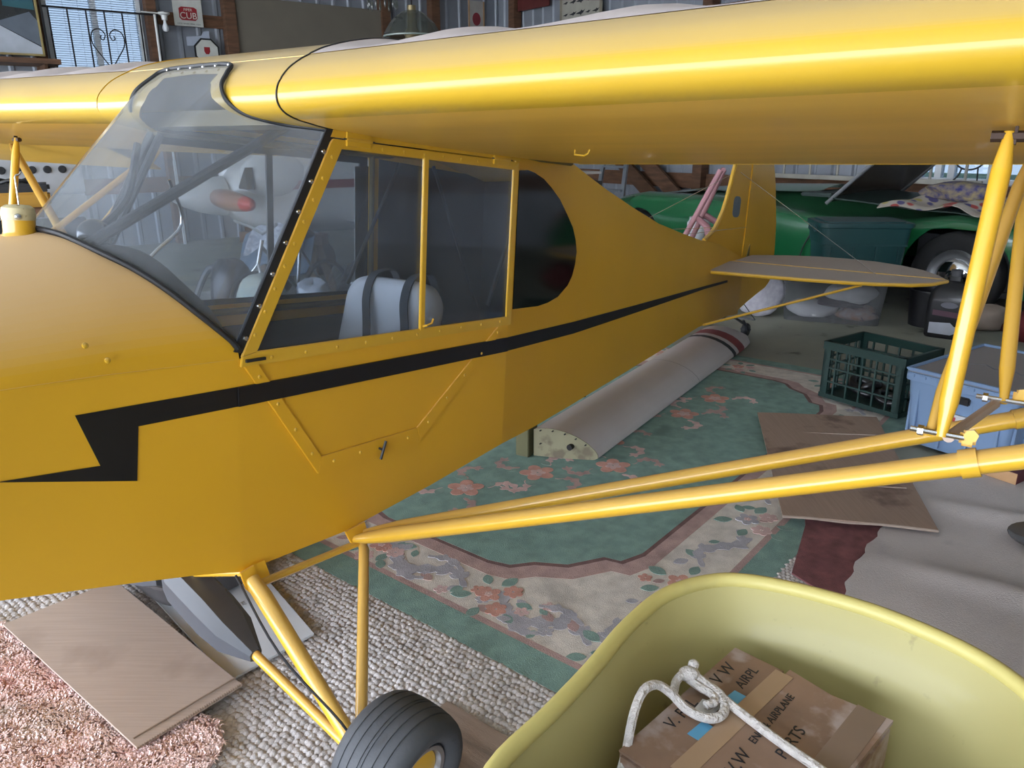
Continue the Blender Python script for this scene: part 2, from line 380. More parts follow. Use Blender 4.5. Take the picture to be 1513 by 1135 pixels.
# --- nose side panel and belly, curved boot cowl
nb = [(-.04, .408), (-.131, .436), (-.306, .480), (-.489, .524), (-.75, .585), (-.95, .645)]
nz = [(-.95, .80), (-.75, .845), (-.55, .862), (-.04, .862)]
def ynose(x): return -(HW - .034 * (-.04 - min(x, -.04)) - (0 if x > -.55 else .09 * ((-.55 - x) / .4) ** 1.5))
def nose_rows(sgn):
    rows = []
    for x in np.linspace(-.95, -.04, 27):
        zb = np.interp(x, [q[0] for q in nb[::-1]], [q[1] for q in nb[::-1]]); zt = np.interp(x, [q[0] for q in nz], [q[1] for q in nz])
        rows.append([(x, sgn * -ynose(x), zb + (zt - zb) * k / 6) for k in range(7)])
    return rows
for sgn in (-1, 1): part('nose_side_panel', MB().grid(nose_rows(sgn)), yel_side, smooth=40)
rows = []
for x, z in nb: rows.append([(x, ynose(x) * q, z) for q in (-1, -.5, 0, .5, 1)])
part('nose_belly_panel', MB().grid(rows), yel_side)
WSB = [(-.033, -.33, .880), (-.045, -.326, .897), (-.067, -.319, .919), (-.094, -.307, .946), (-.137, -.269, .994), (-.173, -.222, 1.031), (-.206, -.168, 1.058), (-.226, -.089, 1.081), (-.237, -.048, 1.088), (-.2405, 0, 1.090)]
def zarch(x, y):
    top = np.interp(x, [-.95, -.6, -.31, -.24, 0], [.93, 1.02, 1.078, 1.090, 1.10])
    s0 = np.interp(x, [q[0] for q in nz], [q[1] for q in nz]); wd = -ynose(x)
    return s0 + (top - s0) * math.sqrt(max(0, 1 - min(1, abs(y) / wd) ** 2))
def xbase(y):
    ys = [q[1] for q in WSB]; return np.interp(-abs(y), ys, [q[0] for q in WSB])
rows = []
for a in np.linspace(-90, 90, 49):
    yy = HW * math.sin(R(a)); xe = xbase(yy); row = []
    for u in np.linspace(0, 1, 24):
        x = -.95 + u * (xe + .95); y = yy * (-ynose(x)) / HW; row.append((x, y, zarch(x, y)))
    rows.append(row)
part('boot_cowl', MB().grid(rows), yel_cowl, smooth=60)
# nose bowl closing the cowl
ring = []
for a in np.linspace(-90, 90, 25): ring.append((.23 * math.sin(R(a)), .80 + .13 * math.cos(R(a))))
ring += [(.23, .72), (.23, .645), (0, .64), (-.23, .645), (-.23, .72)]
rows = [[(-.95 - .10 * math.sin(R(t)), y * (.55 + .45 * math.cos(R(t))), .76 + (z - .76) * (.55 + .45 * math.cos(R(t)))) for y, z in ring] for t in (0, 25, 50, 70, 90)]
g = MB().grid(rows, True); g.f.append(tuple(range(4 * len(ring), 5 * len(ring)))); part('nose_bowl', g, yel_cowl, smooth=60)
part('spinner', MB().lathe([(.075, 0), (.073, .03), (.055, .08), (.02, .115), (.002, .12)], (-1.05, 0, .76), (-1, 0, 0)), mat('bare_aluminium', (.6, .6, .62), .3, 1.))
g = MB()
for s in (-1, 1): g.tube([(-1.09, 0, .76), (-1.09, s * .1, .78), (-1.09, s * .35, .80), (-1.09, s * .62, .81)], [.03, .05, .055, .02], 10, flat=.35, up=(1, 0, 0))
part('propeller', g, mat('varnished_propeller', (.22, .09, .03), .3, coat=.5))
# cowl fasteners and seam beads
for x, y, z in ((-.291, -.328, .894), (-.322, -.320, .922)):
    part('cowl_screw', MB().lathe([(.0055, 0), (.005, .003), (.002, .0045)], (x, y, z), (0, -.95, .3), 10), yel_tube)
both('cowl_seam', MB().tube([(-.95, ynose(-.95), .80), (-.75, ynose(-.75) - .001, .845), (-.55, ynose(-.55) , .866), (-.3, -HW + .008, .868), (-.045, -HW + .0005, .862)], .0007, 6), yel_cowl)
# --- lightning stripe
both('stripe', side([(-.347, .807), (-.04, .807), (-.04, .767), (-.242, .767), (-.250, .666), (-.471, .722), (-.312, .710)], ynose, th=.001, out=.0016), black_stripe, label='zigzag front end of the black stripe', smooth=0)
both('stripe', side([(-.04, .807), (.879, .805), (.879, .764), (-.04, .767)], th=.005, out=.0052), black_stripe, label='black lightning stripe', smooth=0)
both('stripe', side([(.879, .805), (1.341, .802), (1.987, .807), (2.969, .817), (3.44, .820), (3.45, .806), (2.974, .801), (1.995, .775), (1.348, .760), (.879, .764)], yaft, th=.001, out=.0014), black_stripe, label='tapering end of the black stripe', smooth=0)
# --- fuel cap with float wire
cream = mat('stained_cream_cap', (.55, .47, .27), .5, 0, .15, 40., wear=((.25, .17, .06), .62, 60.))
fc = part('fuel_filler_neck', MB().lathe([(.033, -.012), (.0285, -.004), (.0275, .0), (.0275, .024)], (-.270, 0, 1.088), n=28), yel_tube)
part('fuel_cap', MB().lathe([(.0285, .022), (.0287, .034), (.0270, .044), (.020, .049), (.006, .050)], (-.270, 0, 1.088), n=28), cream, fc)
part('cap_screw', MB().lathe([(.006, 0), (.005, .003), (.002, .004)], (-.282, -.026, 1.117), (-.4, -.9, 0), 12), chrome, fc)
part('float_wire', MB().tube([(-.267, 0, 1.13), (-.27, 0, 1.188), (-.2685, 0, 1.191), (-.262, 0, 1.193), (-.259, 0, 1.198)], .0016, 6), chrome, fc)
# --- windshield: ruled sheet from the cowl up to the wing's leading edge
WST = [(.205, -.330, 1.315), (.178, -.300, 1.318), (.146, -.262, 1.321), (.110, -.235, 1.327), (.082, -.205, 1.338), (.064, -.180, 1.36), (.067, -.160, 1.390), (.094, -.142, 1.420), (.118, -.118, 1.441), (.126, 0, 1.446)]
bl = catmull(WSB, 6); tl_ = catmull(WST, 6)
bl = bl + [(x, -y, z) for x, y, z in bl[::-1][1:]]; tl_ = tl_ + [(x, -y, z) for x, y, z in tl_[::-1][1:]]
rows = []
for k in range(13):
    t = k / 12; bow = .004 * math.sin(PI * t)
    rows.append([(p[0] + (q[0] - p[0]) * t - bow * (1 - abs(p[1]) / HW) , p[1] + (q[1] - p[1]) * t - .012 * math.sin(PI * t) * (p[1] / HW) * -4 * (1 - (p[1] / HW) ** 2) * -.1, p[2] + (q[2] - p[2]) * t + bow * .6 * (1 - abs(p[1]) / HW)) for p, q in zip(bl, tl_)])
ws = part('windshield', MB().grid(rows), plexi_ws, label='hazy clear plastic windshield', smooth=80)
part('windshield_seal', MB().tube([(x - .004, y * 1.004, z + .004) for x, y, z in bl], .0085, 8, flat=.7), black_rub, ws, 'black rubber seal along the cowl')
part('windshield_edge_bead', MB().tube([(x - .002, y, z + .001) for x, y, z in tl_ if y < .195], .0045, 6), black_rub, ws)
# black rear edge strip beside the door, with screws
pst = side([(-.046, .878), (-.022, .872), (.218, 1.314), (.190, 1.318)], th=.004, out=.003)
bp_ = both('pillar_strip', pst, black_rub, smooth=0)
for s_, o_ in ((-1, bp_[0]), (1, bp_[1])):
    for k in range(7):
        t = .06 + k * .14; part('pillar_screw', MB().lathe([(.0055, 0), (.0045, .003), (.001, .004)], (-.034 + .238 * t, s_ * (HW + .003), .876 + .44 * t), (0, s_, 0), 10), chrome, o_)
for y in (-.12, -.075, -.03, .015, .06, .105): part('windshield_screw', MB().lathe([(.004, 0), (.003, .002), (.001, .003)], (.112, y, 1.441), (-.6, 0, .8), 8), chrome, ws)
# --- door
door = bpy.data.objects.new('door', None); col.objects.link(door); door.parent = plane; door['label'] = 'folding two piece door with clear upper window'
def bar(pts, th=.006, out=.006): return side(pts, th=th, out=out)
part('door_frame', bar([(-.032, .866), (.006, .874), (.232, 1.285), (.205, 1.300), (.198, 1.292)]), yellow, door, smooth=0, bevel=.0015)
part('door_frame', bar([(.205, 1.300), (.228, 1.281), (.868, 1.278), (.886, 1.300)]), yellow, door, smooth=0, bevel=.0015)
part('door_frame', bar([(.862, .862), (.888, .856), (.888, 1.300), (.862, 1.280)]), yellow, door, smooth=0, bevel=.0015)
part('door_frame', bar([(-.034, .846), (.888, .842), (.888, .868), (.004, .874), (-.030, .868)]), yellow, door, smooth=0, bevel=.0015)
part('mid_post', bar([(.489, .866), (.506, .866), (.506, 1.284), (.489, 1.284)], .008, .008), yellow, door, smooth=0, bevel=.0015)
for a, b in ((.0, .492), (.504, .866)):
    pl = [(.0, .87), (.492, .868), (.492, 1.285), (.228, 1.285)] if a == 0 else [(a, .866), (b, .866), (b, 1.285), (a, 1.285)]
    part('door_pane', side(pl, th=.002, out=-.001), plexi, door, smooth=0)
lowd = [(-.030, .853), (.161, .573), (.503, .573), (.880, .850)]
lowi = [(.004, .853), (.171, .612), (.490, .612), (.842, .853)]
for k in range(3):
    part('lower_door_strip', bar([lowd[k], lowd[k + 1], lowi[k + 1], lowi[k]], .0048, .0048), yel_side, door, smooth=0, bevel=.001)
rivet = part('rivet', MB().lathe([(.0042, 0), (.0035, .0016), (.0012, .0024)], (0, 0, 0), (0, -1, 0), 8), yellow, door)
rv = []
for k in range(9): t = (k + .5) / 9; rv.append((-.012 + .226 * t, .885 + .40 * t))
for k in range(10): rv.append((.04 + .088 * k, .857))
for k in range(9): rv.append((.28 + .07 * k, 1.29))
for (p, q), n_ in (((0, 1), 4), ((1, 2), 4), ((2, 3), 5)):
    for k in range(n_):
        t = (k + .5) / n_; rv.append(((lowd[p][0] + lowi[p][0]) / 2 * (1 - t) + (lowd[q][0] + lowi[q][0]) / 2 * t, (lowd[p][1] + lowi[p][1]) / 2 * (1 - t) + (lowd[q][1] + lowi[q][1]) / 2 * t))
for i, (x, z) in enumerate(rv):
    o = rivet if i == 0 else share(rivet, 'rivet', door)
    o.location = (x, -HW - (.0055 if i < 28 else .0047), z)
for x in (.275, .80):
    h_ = part('hinge', MB().span((x - .035, -HW - .010, 1.288), (x + .035, -HW - .005, 1.322)).tube([(x - .038, -HW - .010, 1.302), (x + .038, -HW - .010, 1.302)], .004, 8), yellow, door, bevel=.001)
    part('hinge_pin', MB().tube([(x - .045, -HW - .011, 1.302), (x + .045, -HW - .011, 1.302)], .0018, 6), black_tube, door)
part('door_top_rail', bar([(.20, 1.303), (.895, 1.303), (.90, 1.326), (.21, 1.322)], .004, .004), yellow, door, smooth=0)
part('door_handle', MB().tube([(.345, -HW - .018, .565), (.362, -HW - .018, .608)], .0035, 8).tube([(.353, -HW + .002, .589), (.353, -HW - .018, .587)], .003, 8), mat('blackened_steel', (.05, .05, .055), .4, .6), door)
part('window_latch', MB().tube([(.5, -HW - .007, .876), (.5, -HW - .02, .880), (.515, -HW - .022, .884), (.523, -HW - .02, .894)], .003, 7), yel_tube, door)
part('door_catch', MB().span((-.024, -HW - .011, .855), (.022, -HW - .004, .861)), black_rub, door)
part('door_cable', MB().tube([(.235, -HW + .03, 1.28), (.17, -HW + .03, 1.13), (.12, -HW + .03, 1.02)], .0015, 5), chrome, door)
# far side: fixed window
fw = bpy.data.objects.new('side_window', None); col.objects.link(fw); fw.parent = plane; fw['label'] = 'clear window on the far side'
def far(pts, th=.006): return MB().prism([(x, HW - .003, z) for x, z in pts], (0, th, 0))
part('window_frame', far([(-.03, .862), (.95, .850), (.95, .872), (-.0, .882)]), black_rub, fw, smooth=0)
part('window_frame', far([(.92, .86), (.955, .86), (.955, 1.32), (.92, 1.32)]), black_rub, fw, smooth=0)
part('window_frame', far([(.19, 1.290), (.95, 1.290), (.95, 1.32), (.2, 1.32)]), black_rub, fw, smooth=0)
part('window_frame', far([(-.046, .862), (-.016, .862), (.222, 1.318), (.19, 1.318)]), black_rub, fw, smooth=0)
part('mullion', far([(.548, .86), (.570, .86), (.570, 1.30), (.548, 1.30)]), black_rub, fw, smooth=0)
part('window_pane', MB().prism([(-.02, HW, .87), (.94, HW, .87), (.94, HW, 1.31), (.21, HW, 1.31)], (0, .002, 0)), plexi, fw, smooth=0)
part('far_post_tube', MB().tube([(.962, HW - .016, .85), (.962, HW - .016, 1.32)], .009, 8), olive, fw)
# quarter window
qw = [(.899, 1.279), (.95, 1.283), (.991, 1.278), (1.05, 1.264), (1.103, 1.242), (1.17, 1.207), (1.232, 1.160), (1.28, 1.12), (1.309, 1.078), (1.322, 1.04), (1.317, 1.0), (1.300, .962), (1.270, .932), (1.20, .899), (1.13, .886), (1.061, .881), (.902, .886)]
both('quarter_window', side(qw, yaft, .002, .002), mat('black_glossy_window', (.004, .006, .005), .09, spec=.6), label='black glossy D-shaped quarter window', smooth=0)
# --- cabin interior
part('cabin_floor', MB().span((-.04, -.30, .43), (.45, .30, .44)), dark_int, smooth=0)
part('rear_bulkhead', MB().span((1.50, -.26, .50), (1.51, .26, 1.28)), dark_int, smooth=0)
for s_ in (-1, 1):
    part('side_lining', MB().prism([(-.03, s_ * (HW - .012), .44), (.87, s_ * (HW - .012), .49), (.87, s_ * (HW - .012), .80), (-.03, s_ * (HW - .012), .80)], (0, -s_ * .003, 0)), dark_int, smooth=0)
    part('rear_lining', MB().prism([(.972, s_ * (.318 if s_ > 0 else .305), .5), (1.5, s_ * .25, .52), (1.5, s_ * .25, 1.28), (.972, s_ * (.318 if s_ > 0 else .305), 1.31)], (0, -s_ * .003, 0)), dark_int, smooth=0)
    part('sill_tube', MB().tube([(-.03, s_ * (HW - .015), .845), (.85, s_ * (HW - .015), .838)], .010, 8), olive)
    part('upper_longeron', MB().tube([(.2, s_ * (HW - .015), 1.318), (1.2, s_ * (HW - .015), 1.322)], .011, 8), olive)
    part('door_post_tube', MB().tube([(-.03, s_ * (HW - .02), .86), (.21, s_ * (HW - .02), 1.31)], .010, 8), black_tube)
    part('truss_brace', MB().tube([(1.05, s_ * .27, 1.30), (.83, s_ * .29, .90)], .006, 8), black_tube)
    part('truss_brace', MB().tube([(1.20, s_ * .25, 1.30), (1.46, s_ * .23, .78)], .006, 8), black_tube)
part('windshield_brace', MB().tube([(.36, 0, 1.345), (-.15, 0, 1.06)], .0125, 10), black_tube)
part('roof_channel', MB().span((.17, -.32, 1.325), (.26, .32, 1.36)), olive, smooth=0)
part('roof_plate', MB().span((.26, -.32, 1.345), (1.2, .32, 1.35)), dark_int, smooth=0)
g = MB(); n_ = 24; pts = [( -.03, .30 * math.sin(R(a)), .78 + .20 * math.cos(R(a)) ** .7 if abs(a) < 90 else .78) for a in np.linspace(-89, 89, n_)]
g.prism([(-.03, -.30, .55)] + pts + [(-.03, .30, .55)], (-.01, 0, 0)); part('instrument_panel', g, dark_int, smooth=0)
rows = []
for a in np.linspace(-88, 88, 25):
    y = .30 * math.sin(R(a)); rows.append([(x, y, min(zarch(-.3, y) - .018, .78 + .22 * max(0, math.cos(R(a))) ** .7 + .06 * k)) for k, x in enumerate((-.02, -.08, -.14, -.21))])
part('glareshield', MB().grid(rows), dark_int, smooth=60)
part('compass', MB().ball((-.10, .06, 1.075), .036, 14, 9), mat('compass_black', (.02, .02, .022), .25, coat=.5))
for i, y in enumerate((-.16, -.02, .12)):
    d_ = part('gauge', MB().lathe([(.04, 0), (.04, .012), (.034, .014)], (-.03, y, .86), (1, 0, 0), 20), black_tube)
part('control_stick', MB().tube([(.25, 0, .45), (.28, 0, .62), (.25, 0, .80)], .010, 8), black_tube)
part('primer_line', MB().tube(catmull([(.10, .1, 1.20), (.14, .12, 1.10), (.06, .13, 1.02), (-.02, .12, .92)], 5), .004, 6), chrome)
part('wiring_loom', MB().tube(catmull([(.12, .26, 1.28), (.05, .2, 1.15), (-.06, .16, 1.06), (-.1, .15, .98)], 5), .009, 7), black_tube)
# seat
vinyl = mat('white_vinyl_seat', (.80, .79, .81), .5, 0, .08, 5., bump=.05, bscale=30, wear=((.40, .38, .36), .64, 9.))
seat = bpy.data.objects.new('seat', None); col.objects.link(seat); seat.parent = plane; seat['label'] = 'white vinyl seat with grey shoulder straps'
def cushion(x0, x1, y0, y1, z0, z1, lean=0.):
    g = MB().span((x0, y0, z0), (x1, y1, z1)); return g
bk = MB()
prof_ = rounded_rect(.32, .40, .07, 6)
Mb = Matrix.Rotation(R(14), 4, 'Y')
rows = []
for d_, sc_ in ((-.055, .86), (-.045, .96), (-.02, 1.), (.03, 1.), (.05, .95), (.055, .85)):
    rows.append([tuple(Mb @ Vector((d_, yy * sc_, zz * sc_))) for yy, zz in prof_])
bk.grid(rows, True); nn = len(prof_); bk.f.append(tuple(range(nn))); bk.f.append(tuple(range(5 * nn, 6 * nn)))
bo = part('seat_back', bk, vinyl, seat, smooth=60); bo.location = (.70, -.015, .755)
part('seat_cushion', MB().span((.30, -.18, .50), (.68, .15, .60)), vinyl, seat, bevel=.03, bseg=4, smooth=60)
strapm = mat('grey_webbing', (.06, .065, .075), .8, bump=.3, bscale=200)
for y0 in (.05, -.10):
    c_ = catmull([(.86, y0 + .01, .86), (.815, y0 + .008, .955), (.77, y0, .972), (.705, y0 - .005, .958), (.668, y0 - .015, .90), (.640, y0 - .045, .83), (.612, y0 - .075, .74)], 5)
    g = MB().grid([[(x, y - .015, z), (x, y + .015, z)] for x, y, z in c_]); part('shoulder_strap', g, strapm, seat, solid=.004, smooth=60)
part('seat_frame', MB().tube([(.30, -.17, .5), (.30, -.17, .44)], .01).tube([(.66, -.17, .5), (.66, -.17, .44)], .01).tube([(.66, .14, .5), (.66, .14, .44)], .01).tube([(.30, .14, .5), (.30, .14, .44)], .01), black_tube, seat)
# --- wings
LOW = [(1.22, 1.319), (1.05, 1.314), (.8, 1.311), (.55, 1.311), (.35, 1.314), (.217, 1.318), (.165, 1.322)]
NOSE = [(.118, 1.328), (.100, 1.332), (.083, 1.339), (.071, 1.350), (.066, 1.365), (.069, 1.385), (.080, 1.402), (.100, 1.423), (.127, 1.442), (.150, 1.455)]
TOP = [(.150, 1.456), (.184, 1.473), (.23, 1.490), (.28, 1.505), (.34, 1.519), (.42, 1.528), (.52, 1.526), (.65, 1.510), (.8, 1.475), (.95, 1.430), (1.1, 1.375), (1.22, 1.323)]
nose_c = catmull([(x, z, 0) for x, z in NOSE], 4); top_c = catmull([(x, z, 0) for x, z in TOP], 4); low_c = catmull([(x, z, 0) for x, z in LOW], 3)
DIH = math.tan(.0148); TIP = 4.45; RIB0, RIBP = .595, .384
def wing_pt(x, z, y, sag):
    a = abs(y); zz = z + (a - HW) * DIH
    if sag:
        f = ((a - RIB0) / RIBP) % 1.0; s = math.sin(PI * f) ** 2
        if a < .62: s = math.sin(PI * min(1, max(0, (a - .33) / .265))) ** 2
        k = min(1, max(0, (x - .15) / .12)) * min(1, max(0, (1.22 - x) / .2)); zz -= sag * s * k
    return (x, y, zz)
def tipshrink(a):     # rounded plan form at the tip
    t = max(0, (a - (TIP - .55)) / .55); return 1 - (1 - math.sqrt(max(0, 1 - t * t * .97)))
st = [HW + .004] + list(np.arange(.403, TIP - .6, .048)) + list(np.linspace(TIP - .58, TIP, 14))
for sgn, nm in ((-1, 'near'), (1, 'far')):
    wg = bpy.data.objects.new('wing', None); col.objects.link(wg); wg.parent = plane
    wg['label'] = 'near wing reaching over the struts' if sgn < 0 else 'far wing behind the windshield'
    def surf(curve, sag, inset=0):
        rows = []
        for a in st:
            k = tipshrink(a); rows.append([wing_pt(.55 + (x - .55) * k, 1.40 + (z - 1.40) * (.3 + .7 * k), sgn * a, sag) for x, z, _ in curve])
        return MB().grid(rows)
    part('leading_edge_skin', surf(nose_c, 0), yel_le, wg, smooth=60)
    part('upper_fabric', surf(top_c, .024), yel_top, wg, smooth=60)
    lw = [(.118, 1.328, 0)] + low_c[::-1]
    ail = sgn > 0
    g = surf(lw, 0)
    part('lower_fabric', g, yel_under, wg, smooth=30)
    rows = [[wing_pt(x, z, sgn * (HW + .004), 0) for x, z, _ in nose_c + top_c], [wing_pt(x, z, sgn * (HW + .004), 0) for x, z in zip([q[0] for q in nose_c + top_c], np.interp([q[0] for q in nose_c + top_c], [.066, .118, .2, 1.22], [1.36, 1.327, 1.319, 1.319]))]]
    part('root_rib', MB().grid(rows), yel_side, wg, smooth=0)
    part('trailing_edge', MB().tube([wing_pt(1.222, 1.321, sgn * a, 0) for a in np.linspace(HW, TIP - .55, 10)], .0035, 6), yellow, wg)
    if sgn < 0: part('root_gap_strip', MB().tube([wing_pt(x - (.0008 if x < .2 else 0), z + (.001 if z > 1.4 else -.0005), sgn * (HW + .001), 0) for x, z, _ in (low_c[-8:] + nose_c + top_c[:34])], .0016, 6), black_rub, wg)
    # aileron hanging a little low
    y0, y1 = 2.0, 3.9; dr = .085 if sgn > 0 else 0.005
    rows = []
    for a in np.linspace(y0, y1, 8):
        zb = 1.313 + (a - HW) * DIH
        rows.append([(.93, sgn * a, zb + .01), (1.08, sgn * a, zb - .003 - dr * .45), (1.225, sgn * a, zb + .004 - dr), (1.226, sgn * a, zb + .010 - dr), (1.08, sgn * a, zb + .05 - dr * .4), (.93, sgn * a, zb + .1)])
    if sgn > 0: part('aileron', MB().grid(rows, True), yel_under, wg, smooth=40)
    # struts
    a0 = (.262, sgn * (HW + .02), .385); a1 = wing_pt(.405, 1.312, sgn * 2.85, 0)
    def lerp(p, q, t): return tuple(p[i] + (q[i] - p[i]) * t for i in range(3))
    fs = part('lift_strut', MB().tube([lerp(a0, a1, t) for t in (0, .012, .04, .5, .97, 1.)], [.012, .018, .0235, .0235, .0235, .012], 18, flat=.75), yel_tube, wg, 'thick front lift strut' )
    b0 = (.292, sgn * (HW + .02), .392); b1 = wing_pt(.93, 1.312, sgn * 2.85, 0)
    rs = part('lift_strut', MB().tube([lerp(b0, b1, t) for t in (0, .012, .04, .5, .97, 1.)], [.010, .013, .0185, .0185, .0185, .01], 16, flat=.8), yel_tube, wg, 'thinner rear lift strut')
    tj = .471; J = lerp(a0, a1, tj); Q = lerp(b0, b1, tj + .02)
    Jt = (J[0] - .004, J[1] + sgn * -.012, J[2] + .045); Qt = (Q[0], Q[1], Q[2] + .035)
    # clamps
    for (p0, p1, tt, r_, own, top_) in ((a0, a1, tj + .012, .0262, fs, Jt), (b0, b1, tj + .032, .0208, rs, Qt)):
        c0 = lerp(p0, p1, tt - .0045); c1 = lerp(p0, p1, tt + .0045); part('clamp', MB().tube([c0, c1], r_, 18, flat=.82), yel_tube, own)
        cc = lerp(p0, p1, tt); part('clamp_lug', MB().box((cc[0], cc[1] - sgn * .008, cc[2] + .036), (.008, .022, .024)), yel_tube, own, bevel=.004)
        part('clamp_bolt', MB().lathe([(.010, 0), (.010, .006)], (cc[0] - .005, cc[1] - sgn * .004, cc[2] + .043), (-1, 0, 0), 6), yel_tube, own)
        part('pin_bolt', MB().tube([(top_[0], top_[1] - sgn * .042, top_[2] + .004), (top_[0], top_[1] + sgn * .03, top_[2] + .004)], .0042, 8).tube([(top_[0], top_[1] - sgn * .032, top_[2] + .004), (top_[0], top_[1] - sgn * .024, top_[2] + .004)], .008, 6), chrome, own)
    Wf = wing_pt(.392, 1.318, sgn * (1.525), 0); Wr = wing_pt(.93, 1.316, sgn * 1.53, 0)
    def flat_tube(p, q, r_):
        return MB().tube([lerp(p, q, t) for t in (0, .03, .12, .88, .97, 1)], [r_ * .55, r_ * .62, r_, r_, r_ * .62, r_ * .55], 12)
    part('jury_strut', flat_tube(Jt, (Wf[0], Wf[1], Wf[2] - .012), .0135), yel_tube, wg, 'jury strut to the front spar')
    part('jury_strut', flat_tube((Jt[0] + .006, Jt[1] + sgn * -.016, Jt[2]), (Wr[0], Wr[1], Wr[2] - .01), .0125), yel_tube, wg, 'jury strut slanting to the rear spar')
    part('jury_strut', flat_tube(Qt, (Wr[0] + .01, Wr[1], Wr[2] - .01), .0125), yel_tube, wg, 'jury strut from the rear lift strut')
    part('spacer_tube', MB().tube([(Jt[0] + .02, Jt[1] - sgn * -.008, Jt[2] - .004), (Qt[0], Qt[1] + sgn * -.012, Qt[2] - .005)], .0085, 10), mat('dusty_tube', (.42, .33, .27), .6), wg)
    part('spar_bracket', MB().box((Wf[0], Wf[1] + sgn * .008, Wf[2] - .012), (.012, .004, .035)).tube([(Wf[0], Wf[1] - sgn * .022, Wf[2] - .018), (Wf[0], Wf[1] + sgn * .022, Wf[2] - .018)], .008, 6), mat('rusty_bolt', (.06, .035, .025), .6, .5), wg)
    part('tie_down_ring', MB().tube([wing_pt(.642, 1.312, sgn * .66, 0), wing_pt(.642, 1.300, sgn * .66, 0), wing_pt(.650, 1.298, sgn * .68, 0), wing_pt(.642, 1.302, sgn * .695, 0), wing_pt(.642, 1.312, sgn * .70, 0)], .0022, 6), yel_tube, wg)
# centre section skin with the opening under the windshield
allp = low_c[-10:] + nose_c + top_c
cut = lambda x, z: (0. if (x > .105 and z > 1.40) else (.10 if z > 1.40 else np.interp(z, [1.318, 1.33, 1.345, 1.37, 1.40], [.30, .20, .165, .125, .108])))
for s_ in (-1, 1):
    rows = []
    for x, z, _ in allp:
        yc = cut(x, z); rows.append([(x, s_ * (yc + (HW + .001 - yc) * q / 6), z - .002) for q in range(7)])
    part('centre_section_skin', MB().grid(rows), yel_le, smooth=60)
